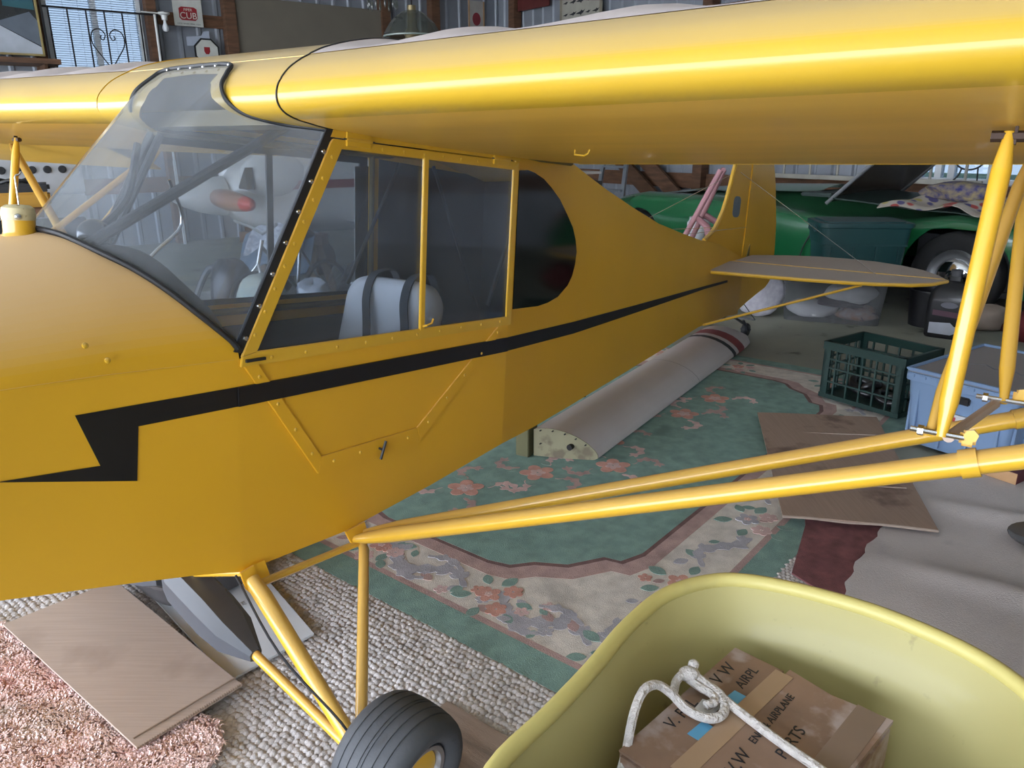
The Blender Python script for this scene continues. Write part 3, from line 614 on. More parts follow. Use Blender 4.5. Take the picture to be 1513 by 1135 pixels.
# --- landing gear
gear = bpy.data.objects.new('landing_gear', None); col.objects.link(gear); gear.parent = plane; gear['label'] = 'yellow tube landing gear with grey shock boots'
boot_m = mat('grey_vinyl_boot', (.055, .06, .07), .5, 0, .15, 6.)
tire_m = mat('dusty_tire_rubber', (.055, .058, .064), .7, 0, .2, 9., bump=.08, bscale=120, wear=((.03, .03, .032), .6, 12.))
alum = mat('wheel_aluminium', (.45, .46, .48), .35, .9)
HUB = (.0, -.742, .128)
for s_ in (-1, 1):
    h = (HUB[0], -s_ * HUB[1], HUB[2]); hin = (h[0], h[1] - s_ * .07, h[2])
    def S_(x, y, z): return (x, s_ * y, z)
    part('gear_leg', MB().tube([S_(-.03, .345, .392), S_(-.0306, .385, .366), (hin[0] - .035, hin[1], hin[2] + .01)], [.016, .0185, .016], 14), yel_tube, gear, 'front gear leg')
    part('gear_leg', MB().tube([S_(.285, .345, .375), S_(.27, .37, .36), (hin[0] - .030, hin[1], hin[2] + .01)], [.010, .0125, .0125], 12), yel_tube, gear, 'rear gear leg')
    part('drag_tube', MB().tube([S_(-.01, .350, .378), S_(.27, .350, .372)], .0085, 10), yel_tube, gear)
    part('gear_fitting', MB().prism([S_(-.055, .338, .415), S_(-.02, .338, .42), S_(-.012, .350, .375), S_(-.035, .352, .362), S_(-.05, .350, .38)], (0, s_ * .004, 0)).prism([S_(-.055, .338, .415), S_(-.02, .338, .42), S_(-.012, .35, .375), S_(-.035, .352, .362)], (.03, s_ * .0, 0)), yel_side, gear, smooth=0, bevel=.001)
    part('gear_fitting', MB().prism([S_(.235, .338, .41), S_(.30, .338, .415), S_(.30, .352, .372), S_(.25, .352, .366)], (0, s_ * .005, 0)), yel_side, gear, smooth=0, bevel=.001)
    c0 = S_(0., .02, .285); end = S_(-.035, .36, .222)
    part('shock_strut', MB().tube([c0, end, (hin[0] - .03, hin[1] + s_ * .0, hin[2] - .005)], .0105, 12), yel_tube, gear)
    ds = np.array(end) - np.array(c0); g = MB(); rows = []
    for t, wd_, hd_ in ((-.02, .04, .045), (.1, .050, .048), (.5, .050, .05), (.74, .045, .04), (1.0, .015, .013)):
        c_ = np.array(c0) + ds * t; rows.append([tuple(c_ + np.array((wd_ * u, 0, hd_ * v))) for u, v in ((-1, .3), (-.6, .9), (.5, 1), (1, .4), (.9, -.6), (-.1, -1.05), (-.9, -.7))])
    g.grid(rows, True); g.f.append(tuple(range(7))); g.f.append(tuple(range(28, 35)))
    part('shock_boot', g, boot_m, gear, 'grey vinyl boot over the shock strut', smooth=25)
    part('cabane_tube', MB().tube([S_(0., .02, .285), S_(-.03, .32, .40)], .009, 8).tube([S_(0., .02, .285), S_(.26, .30, .40)], .008, 8), yel_tube, gear)
    part('brake_cable', MB().tube(catmull([S_(-.05, .32, .40), S_(-.085, .5, .31), S_(-.07, .66, .22), (hin[0] - .03, hin[1], hin[2])], 5), .0025, 6), black_rub, gear)
    wh = bpy.data.objects.new('wheel', None); col.objects.link(wh); wh.parent = gear; wh.location = h
    ax = (0, s_, -.10)
    TR, TW = .160, .052
    pr = []
    tread = [(-.045, .1455), (-.040, .151), (-.033, .1548), (-.0325, .1522), (-.030, .1522), (-.0295, .1562), (-.019, .1588), (-.0185, .156), (-.016, .156), (-.0155, .1592), (-.0045, .160), (-.004, .1572), (-.0015, .1572), (-.001, .160)]
    tread = tread + [(-t, r) for t, r in tread[::-1]]
    left = [(-.036, .080), (-.044, .086), (-.050, .100), (-.053, .118), (-.051, .134)]
    pr = [(r, t) for t, r in left] + [(r, t) for t, r in tread] + [(r, -t) for t, r in left[::-1]]
    g = MB().lathe([(.080 + (r - .08) * .70 - .010, t * 1.42) for r, t in pr], (0, 0, 0), ax, 56, cap=False)
    part('tire', g, tire_m, wh, 'grey ribbed tire', smooth=50)
    part('rim', MB().lathe([(.070, -.050), (.070, .055), (.067, .060), (.058, .059), (.055, .050), (.052, .042), (.02, .040), (.02, -.05)], (0, 0, 0), ax, 40), alum, wh, 'bare aluminium wheel rim', smooth=40)
    part('hub_cover', MB().lathe([(.0535, .044), (.0525, .049), (.035, .052), (.005, .053)], (0, 0, 0), ax, 36), yellow, wh, 'yellow round hub cover')
    for k in range(3): part('cover_screw', MB().lathe([(.0045, 0), (.003, .003)], Vector((.044 * math.cos(R(75 + 120 * k)), s_ * .051, .044 * math.sin(R(75 + 120 * k)))), ax, 8), chrome, wh)
# --- tail
tail = bpy.data.objects.new('tail', None); col.objects.link(tail); tail.parent = plane; tail['label'] = 'yellow tail with dusty stabilizer'
def slab(pts, th): return MB().prism([(x, -th / 2, z) for x, z in pts], (0, th, 0))
fin = [(3.80, .60), (3.79, 1.60), (3.70, 1.60), (3.60, 1.545), (3.535, 1.47), (3.515, 1.43), (3.485, 1.347), (3.455, 1.28), (3.419, 1.213), (3.37, 1.155), (3.315, 1.107), (3.25, 1.072), (3.18, 1.045), (3.10, 1.01), (3.10, .9)]
part('fin', slab(fin, .022), yel_side, tail, smooth=30, bevel=.006)
part('fin_edge_tube', MB().tube([(x, 0, z) for x, z in fin[2:13]], .011, 8), yel_tube, tail)
rud = [(3.803, .60), (3.803, 1.61), (3.95, 1.63), (4.10, 1.60), (4.20, 1.55), (4.30, 1.40), (4.42, 1.15), (4.46, .98), (4.47, .86), (4.44, .76), (4.35, .715), (4.18, .68), (4.0, .64), (3.87, .605)]
part('rudder', slab(rud, .026), yel_side, tail, smooth=30, bevel=.008)
emb = part('fin_emblem', MB().prism([(3.61 + .08 * u, -.0125, 1.235 + .060 * v) for u, v in rounded_rect(1.5, 2, .5, 4)], (0, .002, 0)), mat('emblem_grey', (.16, .19, .22), .5), tail, 'small grey emblem plate on the fin', smooth=0)
KS = .078
def zst(x): return .885 + KS * (x - 3.0)
stab_o = [(3.03, .12), (3.045, .35), (3.07, .60), (3.11, .80), (3.155, .93), (3.22, 1.05), (3.31, 1.13), (3.455, 1.175)]
elev_o = [(3.465, 1.175), (3.60, 1.12), (3.75, 1.03), (3.88, .90), (3.97, .74), (4.0, .58), (3.99, .40), (3.93, .25), (3.86, .14), (3.80, .07)]
stabm = mat('dusty_tail_fabric', (.55, .33, .06), .6, 0, .06, 3., dust=.92, dustc=(.40, .34, .31), dustlo=.1, dusthi=.6, wear=((.33, .25, .16), .68, 14.))
for s_ in (-1, 1):
    sp = [(x, s_ * y, zst(x) - .009) for x, y in stab_o + [(3.455, .05), (3.1, .05)]]
    so = part('stabilizer', MB().prism(sp, (0, 0, .018)), stabm, tail, smooth=30, bevel=.004)
    part('stabilizer_edge', MB().tube([(x, s_ * y, zst(x)) for x, y in stab_o], .0095, 8), yel_tube, so)
    ep = [(x, s_ * y, zst(x) - .008) for x, y in elev_o] + [(3.465, s_ * .07, zst(3.465) - .008)]
    eo = part('elevator', MB().prism(ep, (0, 0, .016)), stabm, tail, smooth=30, bevel=.004)
    part('hinge_tube', MB().tube([(3.46, s_ * .07, zst(3.46) + .006), (3.46, s_ * 1.16, zst(3.46) + .006)], .0065, 8), yel_tube, eo)
    part('tail_brace_strut', MB().tube([(3.02, s_ * .11, .605), (3.16, s_ * .84, zst(3.16) - .012)], .0085, 8, flat=.8), yel_tube, tail)
    part('tail_wire', MB().tube([(3.60, s_ * .014, 1.43), (3.42, s_ * .85, zst(3.42) + .01)], .0018, 5), chrome, tail)
    part('control_wire', MB().tube([(3.77, s_ * .03, 1.12), (2.4, s_ * .15, 1.08)], .0015, 5), chrome, tail)
    part('elevator_horn', MB().prism([(3.74, s_ * .055, .93), (3.79, s_ * .055, 1.02), (3.80, s_ * .055, .93)], (0, s_ * .004, 0)), olive, tail, smooth=0)
part('leaf_spring', MB().tube([(3.55, 0, .585), (3.85, 0, .555), (4.03, 0, .50)], .016, 8, flat=.35), black_tube, tail)
tw = bpy.data.objects.new('tail_wheel', None); col.objects.link(tw); tw.parent = tail; tw['label'] = 'small black tail wheel'
part('wheel_fork', MB().tube([(4.02, 0, .52), (4.06, 0, .49), (4.085, -.028, .455)], .009, 8).tube([(4.06, 0, .49), (4.085, .028, .455)], .009, 8), black_tube, tw)
part('tire', MB().lathe([(.012, -.02), (.036, -.02), (.043, -.012), (.045, 0), (.043, .012), (.036, .02), (.012, .02)], (4.085, 0, .455), (0, 1, 0), 24), black_rub, tw)
part('steering_arm', MB().box((4.03, 0, .535), (.02, .14, .008)).tube([(4.03, -.065, .54), (3.90, -.03, .64)], .003, 6), black_tube, tw)
# ------------------------------------------------------------------ floor coverings
def wool(name, c, var=.16, bump=.6):
    return mat(name, c, .95, 0, var, 22., bump=bump, bscale=350, wear=(tuple(q * .72 for q in c), .60, 5.), bdist=.004)
teal = wool('teal_wool', (.21, .335, .295)); creamw = wool('cream_wool', (.66, .61, .55)); pinkw = wool('dusty_pink_wool', (.45, .31, .285))
coral = wool('coral_wool', (.58, .31, .25)); rosew = wool('pale_rose_wool', (.62, .44, .42)); leafw = wool('sage_wool', (.22, .33, .29)); greyb = wool('blue_grey_wool', (.42, .41, .45))
RA = math.atan2(-.63, .777)
def RG(x, y, z=0.):
    c, s = math.cos(RA), math.sin(RA); return (.274 + x * c - y * s, 1.394 + x * s + y * c, z)
rug = thing('floral_rug', 'green and cream floral wool rug lying under the airplane', 'rug', RG(0, 0, .0), RA)
RW, RL = 1.95, 3.08; rug.scale = (1, 1, .4)
def flatp(pts, z0, z1): return MB().prism([(x, y, z0) for x, y in pts], (0, 0, z1 - z0))
part('rug_base', flatp([(-RW, 0), (0, 0), (0, RL), (-RW, RL)], .002, .014), creamw, rug, smooth=0)
def ring(x0, x1, y0, y1, w_, z0, z1, nm, m_):
    for a in (((x0, y0), (x1, y0), (x1 - w_, y0 + w_), (x0 + w_, y0 + w_)), ((x1, y0), (x1, y1), (x1 - w_, y1 - w_), (x1 - w_, y0 + w_)), ((x1, y1), (x0, y1), (x0 + w_, y1 - w_), (x1 - w_, y1 - w_)), ((x0, y1), (x0, y0), (x0 + w_, y0 + w_), (x0 + w_, y1 - w_))):
        part(nm, flatp(a, z0, z1), m_, rug, smooth=0)
ring(-RW, 0, 0, RL, .10, .012, .0165, 'outer_border', teal)
ring(-RW + .10, -.10, .10, RL - .10, .022, .012, .0155, 'border_line', pinkw)
def ogee(x0, x1, y0, y1, c=.24):
    pts = []
    for cx_, cy_, sx_, sy_ in ((x1, y0, -1, 1), (x1, y1, -1, -1), (x0, y1, 1, -1), (x0, y0, 1, 1)):
        q = [(c * 1.5, 0), (c * 1.25, .015), (c * 1.1, .06), (c * 1.0, .09), (c * .62, .26 * c * 2), (c * .45, c * .9), (.09, c * 1.02), (.05, c * 1.1), (.012, c * 1.3), (0, c * 1.6)]
        if (sx_ * sy_) > 0: q = q[::-1]
        if (sx_, sy_) in ((-1, 1),): pass
        pts.append([(cx_ + sx_ * a, cy_ + sy_ * b) for a, b in q])
    # order: counter-clockwise starting at the near right corner
    out = []
    near_r = [(x1 - a, y0 + b) for a, b in [(c * 1.5, 0), (c * 1.2, .02), (c * 1.0, .08), (c * .62, c * .55), (c * .35, c * 1.0), (.03, c * 1.05), (0, c * 1.4)]]
    far_r = [(x1 - (x1 - px_) , y1 - (py_ - y0)) for px_, py_ in near_r[::-1]]
    far_l = [(x0 + (x1 - px_), py_) for px_, py_ in far_r[::-1]]
    near_l = [(x0 + (x1 - px_), py_) for px_, py_ in near_r[::-1]]
    return near_r + far_r + far_l + near_l
f1 = ogee(-RW + .385, -.385, .36, RL - .36)
f0 = ogee(-RW + .32, -.32, .295, RL - .295, .25)
part('field_band', flatp(f0, .012, .0158), pinkw, rug, smooth=0)
f2 = ogee(-RW + .37, -.37, .345, RL - .345, .243)
part('field_band_edge', flatp(f2, .012, .0162), wool('band_brown_wool', (.19, .11, .105)), rug, smooth=0)
part('field', flatp(f1, .012, .0175), teal, rug, smooth=0)
# motifs
def zj(): return random.uniform(0, .0016)
def petal_flower(cx_, cy_, r_, n_=5, z=.018, rot=0.):
    g = MB(); z += zj()
    for k in range(n_):
        z += .00004; a = rot + 2 * PI * k / n_
        pts = [(cx_ + r_ * .58 * math.cos(a) + r_ * .46 * (math.cos(t) * math.cos(a) - .82 * math.sin(t) * math.sin(a)), cy_ + r_ * .58 * math.sin(a) + r_ * .46 * (math.cos(t) * math.sin(a) + .82 * math.sin(t) * math.cos(a))) for t in np.linspace(0, 2 * PI, 11)[:-1]]
        g.prism([(x, y, .012) for x, y in pts], (0, 0, z - .012))
    return g
def leafp(cx_, cy_, L, a, z=.0172):
    z += zj()
    pts = [(t, .30 * L * math.sin(PI * t) ** .8) for t in np.linspace(0, 1, 7)] ; pts = pts + [(t, -w_) for t, w_ in pts[::-1][1:-1]]
    return MB().prism([(cx_ + L * t * math.cos(a) - w_ * math.sin(a), cy_ + L * t * math.sin(a) + w_ * math.cos(a), .012) for t, w_ in pts], (0, 0, z - .012))
def scroll(pts, r_, z=.0172):
    c_ = catmull([(x, y, .012) for x, y in pts], 6); n_ = len(c_); L = []; Rr = []
    for i in range(n_):
        a = np.array(c_[min(i + 1, n_ - 1)][:2]) - np.array(c_[max(i - 1, 0)][:2]); a /= np.linalg.norm(a) + 1e-9
        w_ = r_ * (.25 + .75 * math.sin(PI * (i + .5) / n_)) * (1 + .35 * math.sin(i * 1.7)); L.append((c_[i][0] - a[1] * w_, c_[i][1] + a[0] * w_)); Rr.append((c_[i][0] + a[1] * w_, c_[i][1] - a[0] * w_))
    g = MB()
    z += zj()
    for i in range(n_ - 1): g.prism([(*L[i], .012), (*L[i + 1], .012), (*Rr[i + 1], .012), (*Rr[i], .012)], (0, 0, z - .012))
    for i in range(3, n_ - 3, 4):      # leafy lobes along the scroll
        a = math.atan2(c_[i + 1][1] - c_[i - 1][1], c_[i + 1][0] - c_[i - 1][0])
        for sd in (-1, 1):
            q = leafp(c_[i][0], c_[i][1], r_ * (1.7 + .6 * math.sin(i)), a + sd * .8, z - .0012 + .0003 * (i % 3)); g.add(q.v, q.f)
    return g
def bouquet(cx_, cy_, s=1., rot=0., c1=coral, c2=rosew):
    part('flower', petal_flower(cx_, cy_, .042 * s, 5, .0185, rot), c1, rug, smooth=0)
    ce = part('flower_heart', petal_flower(cx_, cy_, .014 * s, 5, .0195, rot + .5), rosew, rug, smooth=0)
    for dx, dy, r_ in ((.075, -.03, .034), (-.02, -.085, .036)):
        x = cx_ + s * (dx * math.cos(rot) - dy * math.sin(rot)); y = cy_ + s * (dx * math.sin(rot) + dy * math.cos(rot))
        part('flower', petal_flower(x, y, r_ * s, 6, .018, rot + 1), c2, rug, smooth=0)
    for k, (dx, dy, a, L) in enumerate(((.03, .05, 70, .06), (-.045, .03, 150, .07), (.06, .02, 10, .07), (-.06, -.05, 200, .06), (.05, -.09, 300, .06), (-.01, -.12, 265, .055))):
        x = cx_ + s * (dx * math.cos(rot) - dy * math.sin(rot)); y = cy_ + s * (dx * math.sin(rot) + dy * math.cos(rot))
        part('leaf', leafp(x, y, L * s, R(a) + rot), leafw, rug, smooth=0)
# right border (x -.12 .. -.33), near border (y .12 .. .30)
for y, rt in ((.62, .4), (1.12, 1.2), (1.72, .2), (2.3, 2.)): bouquet(-.215, y, .95, rt, coral if y != 1.12 else greyb, rosew)
for x, rt in ((-.20, .3), (-.62, 1.2), (-1.08, .3), (-1.5, 1.8)): bouquet(x, .215, .9, rt, coral, rosew if x != -.62 else coral)
for x0 in (-.42, -.86, -1.3, -1.72):
    part('scroll', scroll([(x0 + .16, .20), (x0 + .08, .245), (x0, .20), (x0 - .06, .16), (x0 - .13, .20), (x0 - .17, .26)], .024), greyb, rug, smooth=0)
    part('scroll', scroll([(x0 + .10, .26), (x0 + .02, .285), (x0 - .05, .26)], .013), greyb, rug, smooth=0)
    part('scroll', scroll([(x0 + .03, .16), (x0 - .02, .135), (x0 - .09, .15)], .012), greyb, rug, smooth=0)
for y0 in (.36, .88, 1.42, 2.0, 2.6):
    part('scroll', scroll([(-.20, y0 - .14), (-.25, y0 - .06), (-.20, y0 + .02), (-.16, y0 + .08), (-.21, y0 + .15)], .020), greyb, rug, smooth=0)
for x0 in (-.5, -1.0, -1.5):
    bouquet(x0, RL - .22, .8, .7)
for k in range(60):      # loose buds and leaves scattered through the border
    if k % 2: x, y = -random.uniform(.15, .29), random.uniform(.3, 2.8)
    else: x, y = -random.uniform(.2, 1.75), random.uniform(.15, .27)
    a = random.uniform(0, 6.28)
    part('leaf', leafp(x, y, random.uniform(.035, .055), a, .0165), random.choice((leafw, greyb, leafw, pinkw)), rug, smooth=0)
    if k % 3 == 0: part('flower', petal_flower(x + .03 * math.cos(a + 2), y + .03 * math.sin(a + 2), .022, 5, .0168, a), random.choice((rosew, coral, greyb)), rug, smooth=0)
# field medallion: coral scroll work and blossoms round the white wing
for cx_, cy_, rt in ((-1.02, .98, 0), (-.98, 1.45, 1.2), (-.88, 1.95, .6), (-1.15, .70, 2.2), (-.82, 1.22, .9), (-.86, 2.25, 2.)):
    part('flower', petal_flower(cx_, cy_, .07, 5, .0195, rt), coral, rug, smooth=0)
    part('flower_heart', petal_flower(cx_, cy_, .032, 5, .0205, rt + .6), rosew, rug, smooth=0)
    for k in range(4):
        a = rt + k * 1.6; x = cx_ + .085 * math.cos(a); y = cy_ + .085 * math.sin(a)
        part('scroll', scroll([(x, y), (x + .06 * math.cos(a + .6), y + .06 * math.sin(a + .6)), (x + .10 * math.cos(a + .1), y + .10 * math.sin(a + .1)), (x + .11 * math.cos(a - .5), y + .11 * math.sin(a - .5))], .014, .0185), rosew if k % 2 else pinkw, rug, smooth=0)
        part('leaf', leafp(x, y, .06, a + 1.2, .0185), leafw, rug, smooth=0)

# woven carpet of thick knots
wov = mat('woven_beige_yarn', (.52, .485, .47), .95, 0, .16, 14., bump=.5, bscale=300, wear=((.42, .385, .38), .60, 2.6), bdist=.003)
wc = thing('woven_carpet', 'thick woven oatmeal carpet of knotted yarn under the main wheel', 'carpet', RG(0, 0, 0), RA)
part('carpet_base', flatp([(-2.6, -1.3), (.6, -1.3), (.6, 1.15), (-2.6, 1.15)], .0005, .003), mat('woven_carpet_backing', (.36, .33, .32), .95), wc, smooth=0)
plank_poly = [(-.40, -.36), (.12, -.36), (.12, -.19), (-.40, -.19)]
vx = []; fx = []
px_, py_ = .0140, .0165
ny = int(1.30 / py_); nx = int(2.35 / px_)
tmpl = np.array([(-.5, -.5, 0), (0, -.62, .0), (.5, -.5, 0), (-.56, 0, .002), (0, 0, .0085), (.56, 0, .002), (-.5, .5, 0), (0, .62, .0), (.5, .5, 0), (-.25, -.3, .0068), (.25, -.3, .0068), (-.25, .3, .0068), (.25, .3, .0068)])
tf = [(0, 1, 9), (1, 10, 9), (1, 2, 10), (2, 5, 10), (5, 12, 10), (5, 8, 12), (8, 7, 12), (7, 11, 12), (7, 6, 11), (6, 3, 11), (3, 9, 11), (3, 0, 9), (9, 10, 4), (10, 12, 4), (12, 11, 4), (11, 9, 4)]
for j in range(ny):
    for i in range(nx):
        x = -2.15 + (i + .5 * (j % 2)) * px_; y = -1.08 + j * py_
        if y > -.006 and x < .01: continue
        if y > .02 and (y < .55 or x > .2): continue
        ang = R(30 if j % 2 else -30) + random.uniform(-.5, .5); sc_ = random.uniform(.75, 1.2); x += random.uniform(-.003, .003); y += random.uniform(-.003, .003)
        c_, s_ = math.cos(ang), math.sin(ang)
        q = tmpl.copy(); q[:, 0] *= px_ * 1.08 * sc_; q[:, 1] *= py_ * 1.12 * sc_; q[:, 2] *= random.uniform(.5, .85)
        b = len(vx)
        for a in q: vx.append((x + a[0] * c_ - a[1] * s_, y + a[0] * s_ + a[1] * c_, .0025 + a[2]))
        fx += [(b + p, b + q_, b + r_) for p, q_, r_ in tf]
for j in range(26):
    for i in range(24):
        x = .0 + (i + .5 * (j % 2)) * px_; y = .55 + j * py_; ang = R(28 if j % 2 else -28); c_, s_ = math.cos(ang), math.sin(ang); b = len(vx)
        for a in tmpl: vx.append((x + a[0] * px_ * 1.08 * c_ - a[1] * py_ * 1.12 * s_, y + a[0] * px_ * s_ + a[1] * py_ * 1.12 * c_, .0025 + a[2]))
        fx += [(b + p, b + q_, b + r_) for p, q_, r_ in tf]
g = MB(); g.v = vx; g.f = fx
o = part('yarn_knots', g, wov, wc, smooth=70, fixn=False); o['kind'] = 'stuff'
# plank under the wheel
pw = mat('weathered_plank', (.27, .20, .155), .8, 0, .25, 4., bump=.3, bscale=60, stretch=(1, 14, 6))
tag(link_mesh('plank', MB().prism([(x, y, .004) for x, y in plank_poly], (0, 0, .010)), pw, None, smooth=0, loc=RG(-.0, .0), rz=RA), 'short weathered plank under the main wheel', 'plank')
# pink shag rug
pkc = [(-1.95, 1.55), (-1.7, 1.78), (-1.4, 1.80), (-1.1, 1.66), (-.88, 1.53), (-.70, 1.435), (-.645, 1.39), (-.635, 1.33), (-.66, 1.26), (-.74, 1.1), (-1.0, .95), (-1.5, .95), (-1.9, 1.2)]
shag = mat('pink_shag', (.86, .54, .50), .95, 0, .1, 3.5, c2=(.70, .60, .54), spec=.05, wear=((.46, .39, .34), .62, 4.5))
pr_ = thing('shag_rug', 'faded pink shag bath rug at the lower left', 'rug', (0, 0, 0))
pk = [(x, y) for x, y, _ in catmull([(x, y, 0) for x, y in pkc], 4, True)]
part('rug_backing', flatp(pk, .012, .020), shag, pr_, smooth=0)
def inside(px, py, poly):
    c = False; j = len(poly) - 1
    for i in range(len(poly)):
        if (poly[i][1] > py) != (poly[j][1] > py) and px < (poly[j][0] - poly[i][0]) * (py - poly[i][1]) / (poly[j][1] - poly[i][1]) + poly[i][0]: c = not c
        j = i
    return c
vx = []; fx = []
n_t = 0
while n_t < 42000:
    x = random.uniform(-1.5, -.62); y = random.uniform(1.0, 1.82)
    if not inside(x, y, pk): continue
    cl = math.sin(x * 55 + 3 * math.sin(y * 40)) + math.sin(y * 61 + 2 * math.sin(x * 37))
    a = cl * 1.3 + random.uniform(-.7, .7); L = random.uniform(.008, .018); h = random.uniform(.006, .012)
    dx, dy = math.cos(a) * L, math.sin(a) * L; wx, wy = -math.sin(a) * .0022, math.cos(a) * .0022
    b = len(vx); vx += [(x - wx, y - wy, .019), (x + wx, y + wy, .019), (x + dx * .6 + wx, y + dy * .6 + wy, .019 + h), (x + dx * .6 - wx, y + dy * .6 - wy, .019 + h), (x + dx * 1.2, y + dy * 1.2, .019 + h * .8)]
    fx += [(b, b + 1, b + 2, b + 3), (b + 3, b + 2, b + 4)]; n_t += 1
g = MB(); g.v = vx; g.f = fx
o = part('pile', g, shag, pr_, smooth=0, fixn=False); o['kind'] = 'stuff'
# cardboard sheets
card = mat('corrugated_cardboard', (.385, .30, .245), .85, 0, .08, 6., bump=.06, bscale=8, stretch=(1, 40, 1), wear=((.31, .235, .19), .56, 4.))
card2 = mat('brown_cardboard', (.33, .23, .175), .85, 0, .1, 6., bump=.06, bscale=8, stretch=(40, 1, 1), wear=((.17, .11, .085), .58, 5.))
flute = mat('cardboard_fluting', (.25, .18, .13), .9)
def sheet(name, label, pts, z, th, m_, sag=.0, nu=10, nv=8, cat='cardboard'):
    r_ = thing(name, label, cat, (0, 0, 0)); rows = []; P = [np.array(p) for p in pts]
    for i in range(nv + 1):
        v = i / nv; rows.append([tuple(np.append((P[0] * (1 - u) + P[1] * u) * (1 - v) + (P[3] * (1 - u) + P[2] * u) * v, z + sag * math.sin(3.1 * u + 1.3 * v) * math.sin(2.2 * v + .4))) for u in np.linspace(0, 1, nu + 1)])
    part('panel', MB().grid(rows), m_, r_, smooth=60, solid=th); return r_, P
cl_, P = sheet('cardboard_sheet', 'large flat tan cardboard sheet over the pink rug', [(-1.36, 1.765), (-.80, 1.325), (-.645, 1.525), (-1.16, 1.97)], .042, .006, card, .004)
part('crease', MB().tube([(-.82, 1.35, .0462), (-.665, 1.545, .0462)], .002, 5), flute, cl_)
g = MB()
for k in range(46):
    t = k / 45; x = -.80 + .155 * t; y = 1.325 + .20 * t; g.box((x, y, .043), (.0022, .003, .0055), rz=R(52))
part('fluting', g, flute, cl_, smooth=0)
sheet('cardboard_sheet', 'brown folded cardboard sheet beneath the lift struts', [(.915, 2.355), (1.385, 2.245), (1.665, 3.31), (1.135, 3.36)], .043, .006, card2, .008)
c2_ = bpy.data.objects['cardboard_sheet.001']
part('fold_line', MB().tube([(1.09, 3.12, .0495), (1.60, 3.06, .0505)], .0025, 5), card, c2_); part('fold_line', MB().tube([(.96, 2.62, .0485), (1.43, 2.55, .0495)], .0025, 5), card, c2_)
part('torn_edge', MB().tube(catmull([(.915, 2.352, .042), (1.0, 2.335, .044), (1.12, 2.31, .040), (1.22, 2.285, .045), (1.385, 2.243, .042)], 4), .005, 6), card, c2_)
wb_, _ = sheet('white_board', 'white smooth board under the grey shock boot', [(-.69, 1.565), (-.53, 1.75), (-.80, 2.10), (-1.03, 1.92)], .019, .006, mat('white_board_face', (.56, .58, .60), .5, wear=((.38, .37, .36), .62, 7.)), .0, cat='board')
text_mesh('printing', 'PROLINE', .03, mat('faint_print', (.30, .29, .28), .7), wb_, frame_M((-.80, 1.86, .0225), (.72, .55, 0), (-.55, .72, 0), (0, 0, 1)), label='faint grey printing')
# oil drain pan
pan = thing('drain_pan', 'dark plastic oil drain pan below the nose', 'pan', (-.98, 2.08, .022), R(-40))
outl = rounded_rect(.46, .36, .12, 6); rows = []
for s_, z in ((.86, .002), (.90, .01), (.97, .08), (1.04, .085), (1.04, .075), (.995, .074), (.93, .012), (.0, .012)):
    rows.append([(x * s_, y * s_, z) for x, y in outl])
part('pan_body', MB().grid(rows, True), mat('smoky_plastic', (.06, .055, .055), .35, coat=.2), pan, smooth=50)
# maroon mat and grey felt carpet
mar = [(.84, 2.04), (.99, 2.34), (1.06, 2.55), (1.5, 2.45), (1.35, 2.1), (1.12, 1.75), (.95, 1.83)]
tag(link_mesh('maroon_mat', flatp(mar, .012, .017), wool('maroon_wool', (.20, .075, .078), .3), None, smooth=0), 'maroon carpet scrap beside the brown cardboard', 'mat')
felt = mat('grey_felt', (.54, .49, .475), .95, 0, .12, 3., bump=.5, bscale=260, wear=((.42, .385, .385), .58, 3.5), bdist=.003)
Lb = catmull([(2.15, 3.02, 0), (1.69, 2.80, 0), (1.49, 2.635, 0), (1.36, 2.45, 0), (1.20, 2.26, 0), (1.07, 2.10, 0), (.955, 1.93, 0), (.80, 1.6, 0), (.75, 1.2, 0)], 6)
Rb = catmull([(3.2, 3.3, 0), (3.3, 3.0, 0), (3.3, 2.7, 0), (3.2, 2.4, 0), (3.1, 2.1, 0), (3.0, 1.8, 0), (2.9, 1.5, 0), (2.6, 1.1, 0), (2.3, .8, 0)], 6)
rows = []
for a, b in zip(Lb, Rb):
    row = []
    for u in np.linspace(0, 1, 40):
        x = a[0] + (b[0] - a[0]) * u; y = a[1] + (b[1] - a[1]) * u
        d1 = (x * .55 + y * .83) ; z = .026 + .030 * math.exp(-((d1 - 2.78 + .1 * math.sin(x * 3)) / .04) ** 2) * min(1, u * 4) + .024 * math.exp(-((d1 - 2.35) / .05) ** 2) * min(1, u * 5) + .005 * math.sin(7 * x + 3 * y)
        row.append((x + (.008 * math.sin(60 * y) if u == 0 else 0), y, z))
    rows.append(row)
tag(link_mesh('felt_carpet', MB().grid(rows), felt, None, smooth=80, solid=.006), 'wrinkled grey felt carpet at the right edge', 'carpet')
# wooden block
blk = thing('wooden_block', 'maroon painted wooden block with bare tan end', 'block', (1.905, 2.715, .034), R(33))
part('block_body', MB().span((-.10, -.072, 0), (.12, .072, .045)), mat('maroon_paint', (.10, .018, .022), .5), blk, bevel=.002)
part('bare_end', MB().span((-.1015, -.071, .001), (-.1, .071, .044)), mat('bare_pine', (.46, .27, .13), .7, bump=.2, bscale=50), blk, 'bare tan sawn end', smooth=0)
